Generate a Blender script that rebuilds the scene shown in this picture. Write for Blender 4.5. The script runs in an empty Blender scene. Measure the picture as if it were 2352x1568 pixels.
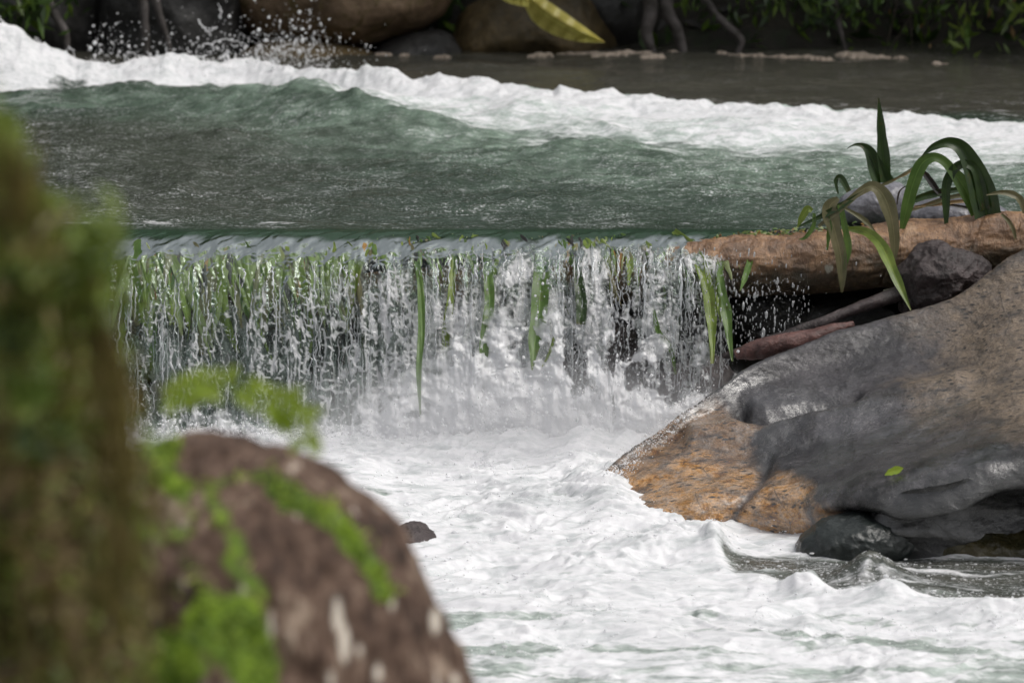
import bpy, math, random
import numpy as np
from mathutils import Vector

random.seed(11)
SC = bpy.context.scene
COL = SC.collection
R = math.radians

# ------------------------------------------------------------------ camera, sky, sun, exposure
PITCH = 10.4
CAM_Z = 2.5
cam_d = bpy.data.cameras.new('camera')
cam = bpy.data.objects.new('camera', cam_d)
COL.objects.link(cam)
cam.location = (0, 0, CAM_Z)
cam.rotation_euler = (R(90 - PITCH), 0, 0)
cam_d.lens = 135
cam_d.sensor_width = 36
cam_d.clip_start = 0.1
cam_d.clip_end = 1500
cam_d.dof.use_dof = True
cam_d.dof.focus_distance = 15.2
cam_d.dof.aperture_fstop = 3.2
SC.camera = cam

SUN_EL, SUN_AZ = 58.0, 105.0            # azimuth clockwise from +Y
world = bpy.data.worlds.new('World')
SC.world = world
world.use_nodes = True
wn = world.node_tree
sky = wn.nodes.new('ShaderNodeTexSky')
sky.sky_type = 'NISHITA'
sky.sun_disc = False
sky.sun_elevation = R(SUN_EL)
sky.sun_rotation = R(SUN_AZ)
sky.air_density = 1.0
sky.dust_density = 4.0
sky.ozone_density = 1.0
hs = wn.nodes.new('ShaderNodeHueSaturation')
hs.inputs['Saturation'].default_value = 0.18
wn.links.new(sky.outputs[0], hs.inputs['Color'])
wn.links.new(hs.outputs[0], wn.nodes['Background'].inputs[0])
wn.nodes['Background'].inputs[1].default_value = 0.12
sd = bpy.data.lights.new('sun', 'SUN')
sd.energy = 1.5
sd.angle = R(28)
sd.color = (1.0, 0.95, 0.88)
sun = bpy.data.objects.new('sun', sd)
COL.objects.link(sun)
sv = Vector((math.sin(R(SUN_AZ)) * math.cos(R(SUN_EL)), math.cos(R(SUN_AZ)) * math.cos(R(SUN_EL)), math.sin(R(SUN_EL))))
sun.rotation_euler = sv.to_track_quat('Z', 'Y').to_euler()
SC.view_settings.view_transform = 'Standard'
SC.view_settings.look = 'None'
SC.view_settings.gamma = 1
SC.view_settings.exposure = 0.2
SC.render.engine = 'CYCLES'
SC.cycles.max_bounces = 8
SC.cycles.transparent_max_bounces = 24
SC.cycles.caustics_reflective = False
SC.cycles.caustics_refractive = False
SC.cycles.sample_clamp_indirect = 4
SC.cycles.use_denoising = True

# ------------------------------------------------------------------ helpers
FPX, CX, CY = 8820.0, 1176.0, 784.0
_sp, _cp = math.sin(R(PITCH)), math.cos(R(PITCH))


def ray(u, v):
    a = (np.asarray(u, float) - CX) / FPX
    b = -(np.asarray(v, float) - CY) / FPX
    return a, _cp + b * _sp, -_sp + b * _cp


def at(u, v, Y):
    """the point at distance Y that the photograph shows at (u, v)"""
    dx, dy, dz = ray(u, v)
    k = Y / dy
    return np.stack(np.broadcast_arrays(dx * k, Y + 0 * dx, CAM_Z + dz * k), -1)


def on_z(u, v, z):
    dx, dy, dz = ray(u, v)
    k = (z - CAM_Z) / dz
    return dx * k, dy * k


def to_px(P):
    x, y, z = P[..., 0], P[..., 1], P[..., 2] - CAM_Z
    d = y * _cp - z * _sp
    up = y * _sp + z * _cp
    return CX + FPX * x / d, CY - FPX * up / d


_rs = np.random.RandomState(5)
_perm = np.concatenate([_rs.permutation(256)] * 3)
_g = _rs.normal(size=(256, 3))
_g /= np.linalg.norm(_g, axis=1)[:, None]


def pn(x, y, z=0.0):
    x, y, z = np.broadcast_arrays(np.asarray(x, float), np.asarray(y, float), np.asarray(z, float))
    xi, yi, zi = np.floor(x).astype(int), np.floor(y).astype(int), np.floor(z).astype(int)
    xf, yf, zf = x - xi, y - yi, z - zi
    xi, yi, zi = xi & 255, yi & 255, zi & 255
    f = lambda t: t * t * t * (t * (t * 6 - 15) + 10)
    u, v, w = f(xf), f(yf), f(zf)
    out = 0
    for dx in (0, 1):
        a = _perm[xi + dx]
        wx = u if dx else 1 - u
        for dy in (0, 1):
            b = _perm[a + yi + dy]
            wy = v if dy else 1 - v
            for dz in (0, 1):
                g = _g[_perm[b + zi + dz] & 255]
                wz = w if dz else 1 - w
                out = out + wx * wy * wz * (g[..., 0] * (xf - dx) + g[..., 1] * (yf - dy) + g[..., 2] * (zf - dz))
    return out * 1.5


def fbm(x, y, z=0.0, o=4, gain=0.5, lac=2.07):
    s, a, t = 0, 1.0, 0
    for i in range(o):
        s = s + a * pn(x * lac ** i + 17.3 * i, y * lac ** i - 9.1 * i, z * lac ** i + 3.7 * i)
        t += a
        a *= gain
    return s / t


def ridge(x, y, z=0.0, o=3, gain=0.5):
    s, a, t = 0, 1.0, 0
    for i in range(o):
        s = s + a * (1 - 2.2 * np.abs(pn(x * 2.03 ** i + 7.7 * i, y * 2.03 ** i + 31 * i, z * 2.03 ** i)))
        t += a
        a *= gain
    return s / t


def sst(a, b, x):
    t = np.clip((x - a) / (b - a), 0, 1)
    return t * t * (3 - 2 * t)


def gauss(d, w):
    return np.exp(-(d / w) ** 2)


def obj(name, V, F, mats, parent=None, attrs=None, smooth=True, mi=None):
    me = bpy.data.meshes.new(name)
    V = np.asarray(V, np.float32)
    F = np.asarray(F, np.int32)
    k = F.shape[1]
    me.vertices.add(len(V))
    me.vertices.foreach_set('co', V.ravel())
    me.loops.add(F.size)
    me.loops.foreach_set('vertex_index', F.ravel())
    me.polygons.add(len(F))
    me.polygons.foreach_set('loop_start', np.arange(0, F.size, k, dtype=np.int32))
    me.polygons.foreach_set('loop_total', np.full(len(F), k, np.int32))
    if smooth:
        me.polygons.foreach_set('use_smooth', np.ones(len(F), bool))
    me.update(calc_edges=True)
    for n, a in (attrs or {}).items():
        at_ = me.attributes.new(n, 'FLOAT', 'POINT')
        at_.data.foreach_set('value', np.asarray(a, np.float32).ravel())
    for m in (mats if isinstance(mats, (list, tuple)) else [mats]):
        me.materials.append(m)
    if mi is not None:
        me.polygons.foreach_set('material_index', np.asarray(mi, np.int32))
    o = bpy.data.objects.new(name, me)
    COL.objects.link(o)
    if parent is not None:
        o.parent = parent
    return o


def grid_faces(n, m, close_m=False):
    i = np.arange(n - 1)[:, None]
    j = np.arange(m if close_m else m - 1)[None, :]
    j2 = (j + 1) % m
    return np.stack([i * m + j, i * m + j2, (i + 1) * m + j2, (i + 1) * m + j], -1).reshape(-1, 4)


def grid(name, P, mat, parent=None, attrs=None, close=False):
    n, m = P.shape[:2]
    return obj(name, P.reshape(-1, 3), grid_faces(n, m, close), mat, parent, attrs)


def tag(o, label=None, cat=None, group=None, kind=None):
    for k, v in (('label', label), ('category', cat), ('group', group), ('kind', kind)):
        if v:
            o[k] = v
    return o


def empty(name, loc, label, cat, group=None, kind=None):
    o = bpy.data.objects.new(name, None)
    COL.objects.link(o)
    o.location = loc
    bpy.context.view_layer.update()
    return tag(o, label, cat, group, kind)


def part(o, root):
    """hang a mesh built in world coordinates on its thing"""
    o.parent = root
    o.matrix_parent_inverse = root.matrix_world.inverted()
    return o


def cr(P, n):
    """Catmull-Rom resample of control points (k, d) to n points"""
    P = np.asarray(P, float)
    k = len(P)
    t = np.linspace(0, k - 1, n)
    i = np.clip(np.floor(t).astype(int), 0, k - 2)
    f = (t - i)
    f = f.reshape((-1,) + (1,) * (P.ndim - 1))
    g = lambda j: P[np.clip(j, 0, k - 1)]
    p0, p1, p2, p3 = g(i - 1), g(i), g(i + 1), g(i + 2)
    return 0.5 * ((2 * p1) + (-p0 + p2) * f + (2 * p0 - 5 * p1 + 4 * p2 - p3) * f ** 2 + (-p0 + 3 * p1 - 3 * p2 + p3) * f ** 3)


def gnormals(P, close=False):
    if close:
        du = (np.roll(P, -1, 1) - np.roll(P, 1, 1))
    else:
        du = np.gradient(P, axis=1)
    dv = np.gradient(P, axis=0)
    n = np.cross(du, dv)
    return n / (np.linalg.norm(n, axis=-1, keepdims=True) + 1e-9)


def poly_dist(u, v, pts):
    """distance in photograph pixels from (u,v) to a polyline"""
    best = np.full(np.shape(u), 1e9)
    for (a, b), (c, d) in zip(pts[:-1], pts[1:]):
        vx, vy = c - a, d - b
        t = np.clip(((u - a) * vx + (v - b) * vy) / (vx * vx + vy * vy + 1e-9), 0, 1)
        best = np.minimum(best, np.hypot(u - a - t * vx, v - b - t * vy))
    return best


def inside(u, v, pts):
    c = np.zeros(np.shape(u), bool)
    n = len(pts)
    for i in range(n):
        x1, y1 = pts[i]
        x2, y2 = pts[(i + 1) % n]
        if y1 == y2:
            continue
        c ^= ((y1 > v) != (y2 > v)) & (u < (x2 - x1) * (v - y1) / (y2 - y1) + x1)
    return c


def region(u, v, pts, soft):
    d = poly_dist(u, v, list(pts) + [pts[0]])
    s = np.where(inside(u, v, pts), d, -d)
    return sst(-soft, soft, s)


# ------------------------------------------------------------------ materials
class Mat:
    def __init__(s, name):
        s.m = bpy.data.materials.new(name)
        s.m.use_nodes = True
        s.t = s.m.node_tree
        s.t.nodes.clear()
        s.out = s.t.nodes.new('ShaderNodeOutputMaterial')

    def n(s, typ, ins=None, **props):
        nd = s.t.nodes.new('ShaderNode' + typ)
        for k, v in props.items():
            setattr(nd, k, v)
        for k, v in (ins or {}).items():
            sock = nd.inputs[k]
            if isinstance(v, bpy.types.NodeSocket):
                s.t.links.new(v, sock)
            elif isinstance(v, (tuple, list)) and len(v) == 3 and sock.type == 'RGBA':
                sock.default_value = (*v, 1)
            else:
                sock.default_value = v
        return nd

    def attr(s, name):
        return s.n('Attribute', attribute_name=name).outputs['Fac']

    def math(s, op, a, b=0.0, c=0.0, clamp=False):
        return s.n('Math', {0: a, 1: b, 2: c}, operation=op, use_clamp=clamp).outputs[0]

    def pos(s, scale=(1, 1, 1), obj_space=False):
        src = s.n('TexCoord').outputs['Object'] if obj_space else s.n('NewGeometry').outputs['Position']
        return s.n('Mapping', {'Vector': src, 'Scale': scale}).outputs[0]

    def noise(s, vec, scale, detail=4, rough=0.55, dist=0.0):
        return s.n('TexNoise', {'Vector': vec, 'Scale': scale, 'Detail': detail, 'Roughness': rough, 'Distortion': dist}).outputs['Fac']

    def ramp(s, fac, stops):
        nd = s.n('ValToRGB', {'Fac': fac})
        el = nd.color_ramp.elements
        while len(el) > 1:
            el.remove(el[-1])
        for i, (p, c) in enumerate(stops):
            e = el[0] if i == 0 else el.new(p)
            e.position = p
            e.color = (*c, 1) if isinstance(c, (tuple, list)) else (c, c, c, 1)
        return nd.outputs[0]

    def mix(s, f, a, b, mode='MIX'):
        nd = s.n('Mix', data_type='RGBA', blend_type=mode)
        for k, v in ((0, f), (6, a), (7, b)):
            if isinstance(v, bpy.types.NodeSocket):
                s.t.links.new(v, nd.inputs[k])
            else:
                nd.inputs[k].default_value = (*v, 1) if isinstance(v, (tuple, list)) else v
        return nd.outputs[2]

    def ms(s, f, a, b):
        nd = s.n('MixShader')
        for k, v in ((0, f), (1, a), (2, b)):
            if isinstance(v, bpy.types.NodeSocket):
                s.t.links.new(v, nd.inputs[k])
            else:
                nd.inputs[k].default_value = v
        return nd.outputs[0]

    def bump(s, h, strength, dist, normal=None):
        i = {'Height': h, 'Strength': strength, 'Distance': dist}
        if normal is not None:
            i['Normal'] = normal
        return s.n('Bump', i).outputs[0]

    def pbsdf(s, **k):
        ins = {}
        names = dict(color='Base Color', rough='Roughness', normal='Normal', ior='IOR', spec='Specular IOR Level',
                     trans='Transmission Weight', coat='Coat Weight', coatr='Coat Roughness', metal='Metallic', sss='Subsurface Weight',
                     sssr='Subsurface Radius', ssss='Subsurface Scale', alpha='Alpha')
        for a, b in k.items():
            ins[names[a]] = b
        return s.n('BsdfPrincipled', ins).outputs[0]

    def done(s, shader):
        s.t.links.new(shader, s.out.inputs[0])
        return s.m


def mat_water(name, dark, brown, milk, wave=1.0, fleck=True, flow=(1.0, 2.2, 1.0), fg=0.5, foam_col=(0.74, 0.74, 0.76)):
    M = Mat(name)
    p = M.pos()
    pf = M.pos(flow)
    foam, mk, br = M.attr('foam'), M.attr('milk'), M.attr('brown')
    n1 = M.noise(pf, 9, 6, 0.62, 0.6)
    n2 = M.noise(pf, 45, 4, 0.65)
    col = M.mix(br, dark, brown)
    col = M.mix(M.math('MULTIPLY', mk, M.ramp(n1, [(0.3, 0.35), (0.65, 1.0)]), clamp=True), col, milk)
    col = M.mix(M.attr('aer'), col, (0.52, 0.60, 0.56))
    # foam: the painted mask broken up by noise
    nn = M.math('ADD', M.math('MULTIPLY', n1, 0.6), M.math('MULTIPLY', n2, 0.4))
    ff = M.math('ADD', foam, M.math('MULTIPLY_ADD', nn, 1.5, -0.75))
    ff = M.ramp(ff, [(0.38, 0.0), (0.72, 1.0)])
    ff = M.math('MULTIPLY', ff, M.ramp(foam, [(0.02, 0.0), (0.14, 1.0)]))
    if fleck:
        fl = M.attr('fleck')
        v = M.noise(M.pos((1.0, 1.9, 1.0)), 75, 2, 0.6, 0.3)
        th = M.math('MULTIPLY', M.ramp(v, [(0.575, 0.0), (0.66, 1.0)]), M.ramp(n1, [(0.42, 0.0), (0.6, 1.0)]))
        v2 = M.noise(M.pos((1.0, 4.5, 1.0)), 22, 5, 0.7, 0.5)
        th2 = M.ramp(v2, [(0.55, 0.0), (0.72, 0.7)])
        ff = M.math('MAXIMUM', ff, M.math('MULTIPLY', fl, M.math('MAXIMUM', th, th2)))
    b1 = M.noise(M.pos((1.0, 2.4, 1.0)), 9, 4, 0.55, 0.8)
    b2 = M.noise(M.pos((1.0, 2.0, 1.0)), 50, 3, 0.6, 0.3)
    chop = M.attr('chop')
    nw = M.bump(b2, M.math('MULTIPLY', chop, 0.55 * wave), 0.008, M.bump(b1, M.math('MULTIPLY', chop, 0.6 * wave), 0.03))
    water = M.pbsdf(color=col, rough=0.07, ior=1.33, normal=nw)
    f1 = M.noise(p, 28, 8, 0.7)
    f2 = M.noise(p, 130, 3, 0.7)
    nf = M.bump(f2, 0.22, 0.004, M.bump(f1, 0.25, 0.016))
    fcol = M.mix(M.ramp(M.math('ADD', M.math('MULTIPLY', n1, 1 - fg), M.math('MULTIPLY', n2, fg)), [(0.34, 0.0), (0.54, 1.0)]), (foam_col[0] * 0.62, foam_col[1] * 0.66, foam_col[2] * 0.65), foam_col)
    fo = M.pbsdf(color=fcol, rough=0.45, ior=1.33, normal=nf, sss=0.7, sssr=(1.0, 1.0, 1.0), ssss=0.012)
    return M.done(M.ms(ff, water, fo))


def mat_fall():
    """falling water: clear film near the lip, white and broken lower down, holes where it tears"""
    M = Mat('falling_water')
    foam, hole, deep = M.attr('foam'), M.attr('hole'), M.attr('deep')
    p = M.pos((1.0, 0.6, 0.22))
    pi = M.pos((1, 1, 0.6))
    b1 = M.noise(p, 60, 4, 0.65, 0.6)
    b2 = M.noise(pi, 120, 3, 0.65, 0.5)
    bs = M.ramp(foam, [(0.0, 0.10), (0.25, 1.0), (0.8, 0.9), (1.0, 0.3)])
    nrm = M.bump(b2, M.math('MULTIPLY', bs, 0.7), 0.008, M.bump(b1, M.math('MULTIPLY', bs, 0.8), 0.02))
    fr = M.n('Fresnel', {'IOR': 1.33, 'Normal': nrm}).outputs[0]
    film = M.ms(M.math('ADD', M.math('MULTIPLY', fr, 1.3), 0.02, clamp=True),
                M.n('BsdfTransparent', {'Color': (0.86, 0.93, 0.88)}).outputs[0],
                M.n('BsdfGlossy', {'Color': (0.55, 0.60, 0.58), 'Roughness': 0.06, 'Normal': nrm}).outputs[0])
    wc = M.mix(M.ramp(foam, [(0.30, 0.0), (0.72, 1.0)]), (0.20, 0.24, 0.205), (0.92, 0.92, 0.94))
    white = M.pbsdf(color=wc, rough=0.14, ior=1.45, spec=1.0, normal=nrm)
    tr = M.n('BsdfTranslucent', {'Color': (0.8, 0.82, 0.84), 'Normal': nrm}).outputs[0]
    white = M.ms(0.4, white, tr)
    w = M.math('MULTIPLY_ADD', b1, 0.45, -0.22)
    w = M.math('ADD', w, M.math('MULTIPLY_ADD', b2, 0.4, -0.2))
    ff = M.ramp(M.math('ADD', foam, M.math('MULTIPLY', w, M.ramp(foam, [(0.0, 0.0), (0.15, 1.0)]))), [(0.16, 0.0), (0.55, 0.95)])
    a = M.ms(ff, film, white)
    green = M.pbsdf(color=(0.030, 0.055, 0.036), rough=0.06, ior=1.33, spec=0.22, normal=nrm)
    a = M.ms(deep, a, green)
    a = M.ms(hole, a, M.n('BsdfTransparent').outputs[0])
    return M.done(a)


def mat_drop(name='water_drops', white=0.45):
    M = Mat(name)
    g = M.n('BsdfGlossy', {'Color': (0.95, 0.96, 1), 'Roughness': 0.12}).outputs[0]
    d = M.n('BsdfDiffuse', {'Color': (0.85, 0.86, 0.88)}).outputs[0]
    tl = M.n('BsdfTranslucent', {'Color': (0.85, 0.86, 0.88)}).outputs[0]
    t = M.n('BsdfTransparent', {'Color': (0.95, 0.97, 0.96)}).outputs[0]
    a = M.ms(0.35, M.ms(0.4, d, tl), g)
    return M.done(M.ms(white, t, a))


def mat_rock(name, c1, c2, scale=3.0, rough=(0.35, 0.7), bump=0.02, c3=None):
    """general stone; c1 dark and c2 light mineral tones, c3 stain colour"""
    M = Mat(name)
    p = M.pos()
    a = M.noise(p, scale, 8, 0.62, 0.4)
    b = M.noise(p, scale * 9, 6, 0.7)
    col = M.mix(M.ramp(a, [(0.35, 0.0), (0.65, 1.0)]), c1, c2)
    if c3:
        col = M.mix(M.ramp(M.noise(p, scale * 1.7 + 3, 5, 0.6, 0.8), [(0.52, 0.0), (0.62, 0.85)]), col, c3)
    col = M.mix(M.ramp(b, [(0.3, 0.55), (0.55, 0.0)]), col, tuple(x * 0.45 for x in c1))
    r = M.n('MapRange', {'Value': b, 'To Min': rough[0], 'To Max': rough[1]}).outputs[0]
    n = M.bump(b, 0.5, bump * 0.4, M.bump(a, 0.7, bump * 2))
    return M.done(M.pbsdf(color=col, rough=r, normal=n))


def mat_boulder():
    M = Mat('river_boulder_stone')
    p = M.pos()
    tan, ora, dark, wet = M.attr('tan'), M.attr('orange'), M.attr('dark'), M.attr('wet')
    a = M.noise(p, 2.6, 8, 0.6, 0.5)
    b = M.noise(M.pos((1, 1, 1.8)), 16, 8, 0.72, 0.6)
    c = M.noise(p, 90, 4, 0.7)
    col = M.mix(M.ramp(a, [(0.35, 0.0), (0.65, 1.0)]), (0.024, 0.023, 0.027), (0.105, 0.096, 0.104))
    col = M.mix(M.math('MULTIPLY', tan, M.ramp(b, [(0.3, 0.35), (0.55, 1.0)])), col, (0.25, 0.19, 0.135))
    oc = M.ramp(b, [(0.30, (0.06, 0.024, 0.010)), (0.37, (0.34, 0.13, 0.018)), (0.44, (0.56, 0.27, 0.06)), (0.54, (0.64, 0.40, 0.22)), (0.66, (0.44, 0.34, 0.26)), (0.75, (0.14, 0.13, 0.115))])
    col = M.mix(ora, col, oc)
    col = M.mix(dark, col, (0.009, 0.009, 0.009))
    blot = M.noise(M.n('Mapping', {'Vector': M.pos((1, 1, 1)), 'Rotation': (0, -0.5, 0), 'Scale': (0.7, 1, 3.0)}).outputs[0], 5, 7, 0.68, 0.7)
    col = M.mix(M.ramp(blot, [(0.36, 0.75), (0.50, 0.0)]), col, (0.030, 0.028, 0.030))
    pit = M.n('TexVoronoi', {'Vector': M.n('Mapping', {'Vector': M.pos((1, 1, 1)), 'Rotation': (0, -0.45, 0), 'Scale': (0.5, 1, 1.6)}).outputs[0], 'Scale': 34.0, 'Randomness': 1.0}).outputs['Distance']
    pitf = M.math('MULTIPLY', M.ramp(pit, [(0.16, 1.0), (0.34, 0.0)]), M.ramp(M.noise(p, 9, 5, 0.65), [(0.40, 0.0), (0.50, 1.0)]))
    col = M.mix(pitf, col, (0.022, 0.020, 0.020))
    grain = M.noise(p, 120, 4, 0.75)
    col = M.mix(M.ramp(grain, [(0.38, 0.85), (0.56, 0.0)]), col, M.mix(0.6, col, (0.01, 0.01, 0.01)))
    col = M.mix(M.ramp(M.noise(p, 150, 2, 0.6), [(0.66, 0.0), (0.74, 0.35)]), col, (0.42, 0.40, 0.38))
    # pits and cracks of darker mineral
    col = M.mix(M.ramp(M.noise(M.pos((1, 1.2, 2.2)), 34, 6, 0.75, 0.4), [(0.34, 0.9), (0.43, 0.0)]), col, (0.022, 0.020, 0.020))
    vo = M.n('TexVoronoi', {'Vector': M.n('Mapping', {'Vector': M.pos((1, 1, 2.6)), 'Rotation': (0, 0.5, 0.2)}).outputs[0], 'Scale': 3.3}, feature='DISTANCE_TO_EDGE').outputs['Distance']
    crack = M.math('MULTIPLY', M.ramp(vo, [(0.0, 1.0), (0.012, 0.0)]), M.ramp(a, [(0.5, 0.0), (0.6, 0.8)]))
    col = M.mix(crack, col, (0.03, 0.028, 0.026))
    r = M.math('SUBTRACT', M.math('MULTIPLY_ADD', b, 0.45, 0.36), M.math('MULTIPLY', wet, 0.36), clamp=True)
    n = M.bump(c, 0.5, 0.004, M.bump(b, 0.65, 0.026, M.bump(a, 0.5, 0.05)))
    return M.done(M.n('BsdfPrincipled', {'Base Color': col, 'Roughness': r, 'Normal': n, 'Specular IOR Level': 0.6, 'Coat Weight': M.math('MULTIPLY', wet, M.ramp(M.noise(p, 3.5, 5, 0.6, 0.5), [(0.40, 0.15), (0.55, 1.0)])), 'Coat Roughness': 0.13, 'Coat IOR': 1.75,
                     'Coat Normal': M.bump(b, 0.35, 0.012, M.bump(a, 0.5, 0.05))}).outputs[0])


def mat_log():
    M = Mat('wet_log_wood')
    p = M.pos((3.0, 1, 1))
    q = M.pos((1, 1, 1))
    st, pale, br = M.attr('strip'), M.attr('pale'), M.attr('low')
    a = M.noise(q, 7, 7, 0.65, 0.8)
    b = M.noise(p, 26, 7, 0.7, 0.6)
    col = M.ramp(a, [(0.30, (0.10, 0.055, 0.030)), (0.46, (0.19, 0.105, 0.055)), (0.58, (0.33, 0.19, 0.10)), (0.72, (0.44, 0.30, 0.19))])
    col = M.mix(M.ramp(b, [(0.33, 0.75), (0.5, 0.0)]), col, (0.07, 0.038, 0.022))
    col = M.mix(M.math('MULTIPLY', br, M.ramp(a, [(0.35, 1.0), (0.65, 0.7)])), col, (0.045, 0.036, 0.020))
    col = M.mix(pale, col, (0.42, 0.40, 0.33))
    n = M.bump(b, 0.6, 0.012, M.bump(a, 0.6, 0.03))
    return M.done(M.pbsdf(color=col, rough=0.42, normal=n, spec=0.6))


def mat_leaf(name, c1, c2, rough=0.35, trans=0.35, vein=True, brown=(0.12, 0.07, 0.02), patches=0.5):
    M = Mat(name)
    w = M.attr('across')
    l = M.attr('along')
    p = M.pos()
    n1 = M.noise(p, 14, 5, 0.6)
    col = M.mix(M.ramp(n1, [(0.35, 0.0), (0.65, 1.0)]), c1, c2)
    col = M.mix(M.ramp(M.noise(p, 30, 4, 0.6), [(0.60, 0.0), (0.70, patches)]), col, brown)
    col = M.mix(M.math('MULTIPLY', M.ramp(M.math('MULTIPLY', M.math('ADD', l, M.math('MULTIPLY', n1, 0.3)), 0.8), [(0.84, 0.0), (0.98, 1.0)]), min(1.0, patches * 1.5)), col, brown)
    comb = M.n('CombineXYZ', {0: M.math('MULTIPLY', w, 16.0), 1: M.math('MULTIPLY', l, 1.5), 2: 0.0}).outputs[0]
    st = M.noise(comb, 1.5, 3, 0.6)
    if vein:
        col = M.mix(M.ramp(st, [(0.35, 0.45), (0.6, 0.0)]), col, tuple(x * 0.5 for x in c1))
        mid = M.ramp(M.math('ABSOLUTE', w), [(0.0, 0.6), (0.08, 0.0)])
        col = M.mix(mid, col, tuple(min(1, x * 1.7) for x in c2))
    pr = M.pbsdf(color=col, rough=rough, normal=M.bump(st, 0.3, 0.002), spec=0.5)
    tl = M.n('BsdfTranslucent', {'Color': M.mix(0.5, col, tuple(min(1, x * 1.6) for x in c2))}).outputs[0]
    return M.done(M.ms(trans, pr, tl))


def mat_moss_rock():
    M = Mat('mossy_brown_stone')
    p = M.pos()
    ps = M.pos((2.2, 1, 0.7))
    moss, pale = M.attr('moss'), M.attr('pale')
    a = M.noise(p, 6, 7, 0.6, 0.4)
    b = M.noise(ps, 22, 6, 0.7)
    col = M.ramp(M.math('ADD', M.math('MULTIPLY', a, 0.5), M.math('MULTIPLY', b, 0.5)),
                 [(0.38, (0.014, 0.009, 0.006)), (0.47, (0.068, 0.040, 0.028)), (0.54, (0.120, 0.076, 0.054)), (0.60, (0.27, 0.205, 0.155))])
    col = M.mix(M.ramp(M.noise(ps, 11, 3, 0.5), [(0.66, 0.0), (0.72, 0.85)]), col, (0.52, 0.46, 0.40))
    col = M.mix(pale, col, (0.62, 0.56, 0.48))
    mc = M.ramp(M.noise(p, 16, 5, 0.65), [(0.3, (0.035, 0.055, 0.008)), (0.5, (0.10, 0.17, 0.018)), (0.68, (0.24, 0.36, 0.03))])
    mf = M.ramp(M.math('ADD', moss, M.math('MULTIPLY_ADD', M.noise(p, 18, 6, 0.7), 1.2, -0.6)), [(0.35, 0.0), (0.6, 1.0)])
    mf = M.math('MULTIPLY', mf, M.ramp(moss, [(0.03, 0.0), (0.15, 1.0)]))
    col = M.mix(mf, col, mc)
    n = M.bump(b, 0.6, 0.01, M.bump(a, 0.7, 0.03))
    return M.done(M.pbsdf(color=col, rough=0.8, normal=n, spec=0.3))


def mat_plain(name, c, rough=0.6, c2=None, scale=20):
    M = Mat(name)
    col = M.mix(M.ramp(M.noise(M.pos(), scale, 5, 0.65), [(0.35, 0.0), (0.65, 1.0)]), c, c2 or tuple(x * 0.5 for x in c))
    return M.done(M.pbsdf(color=col, rough=rough, normal=M.bump(M.noise(M.pos(), scale * 3, 4, 0.6), 0.5, 0.01)))


M_RIVER = mat_water('river_surface', (0.032, 0.050, 0.036), (0.060, 0.058, 0.046), (0.20, 0.275, 0.215))
M_POOL = mat_water('pool_surface', (0.030, 0.036, 0.030), (0.045, 0.040, 0.030), (0.50, 0.57, 0.53), wave=1.0, flow=(0.55, 2.0, 0.8), fg=0.25)
M_FALL = mat_fall()
M_DROP = mat_drop()
def mat_spray():
    M = Mat('white_spray')
    d = M.pbsdf(color=(0.88, 0.88, 0.90), rough=0.3, spec=0.6)
    return M.done(M.ms(0.6, d, M.n('BsdfTranslucent', {'Color': (0.97, 0.97, 0.98)}).outputs[0]))


M_SPRAY = mat_spray()
M_BOULDER = mat_boulder()
M_LOG = mat_log()
M_GREYSTONE = mat_rock('grey_stone', (0.10, 0.10, 0.115), (0.24, 0.24, 0.27), 5, (0.2, 0.5), 0.01)
M_DARKWET = mat_rock('dark_wet_stone', (0.012, 0.016, 0.015), (0.045, 0.052, 0.050), 4, (0.08, 0.3), 0.015)
M_DARKBROWN = mat_rock('dark_brown_stone', (0.020, 0.015, 0.015), (0.085, 0.065, 0.065), 7, (0.3, 0.7), 0.03)
M_BED = mat_rock('riverbed_earth', (0.012, 0.010, 0.008), (0.040, 0.034, 0.024), 2.2, (0.5, 0.9), 0.04, c3=(0.02, 0.03, 0.012))
M_TANROCK = mat_rock('tan_bank_stone', (0.085, 0.055, 0.030), (0.30, 0.205, 0.13), 2.2, (0.4, 0.7), 0.03, c3=(0.12, 0.09, 0.03))
M_OLIVEROCK = mat_rock('olive_bank_stone', (0.045, 0.034, 0.016), (0.15, 0.105, 0.045), 3, (0.4, 0.7), 0.03)
M_BANKROCK = mat_rock('dark_bank_stone', (0.012, 0.012, 0.012), (0.05, 0.048, 0.045), 3, (0.4, 0.7), 0.03)
M_REDWOOD = mat_rock('split_red_wood', (0.06, 0.03, 0.028), (0.20, 0.095, 0.08), 9, (0.3, 0.6), 0.02)
M_MOSSROCK = mat_moss_rock()
def mat_bark():
    M = Mat('mossy_bark')
    p = M.pos()
    q = M.pos((2.5, 2.5, 0.6))
    a, b = M.noise(p, 7, 6, 0.6, 0.5), M.noise(q, 12, 6, 0.7)
    col = M.ramp(b, [(0.3, (0.030, 0.024, 0.012)), (0.48, (0.13, 0.095, 0.045)), (0.62, (0.25, 0.19, 0.11))])
    mo = M.ramp(M.noise(p, 13, 4, 0.6), [(0.3, (0.035, 0.045, 0.006)), (0.55, (0.10, 0.12, 0.015)), (0.7, (0.20, 0.24, 0.03))])
    f = M.ramp(M.math('ADD', M.attr('moss'), M.math('MULTIPLY_ADD', a, 1.4, -0.7)), [(0.30, 0.0), (0.6, 1.0)])
    col = M.mix(f, col, mo)
    return M.done(M.pbsdf(color=col, rough=0.85, normal=M.bump(b, 0.7, 0.02), spec=0.2))


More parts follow.
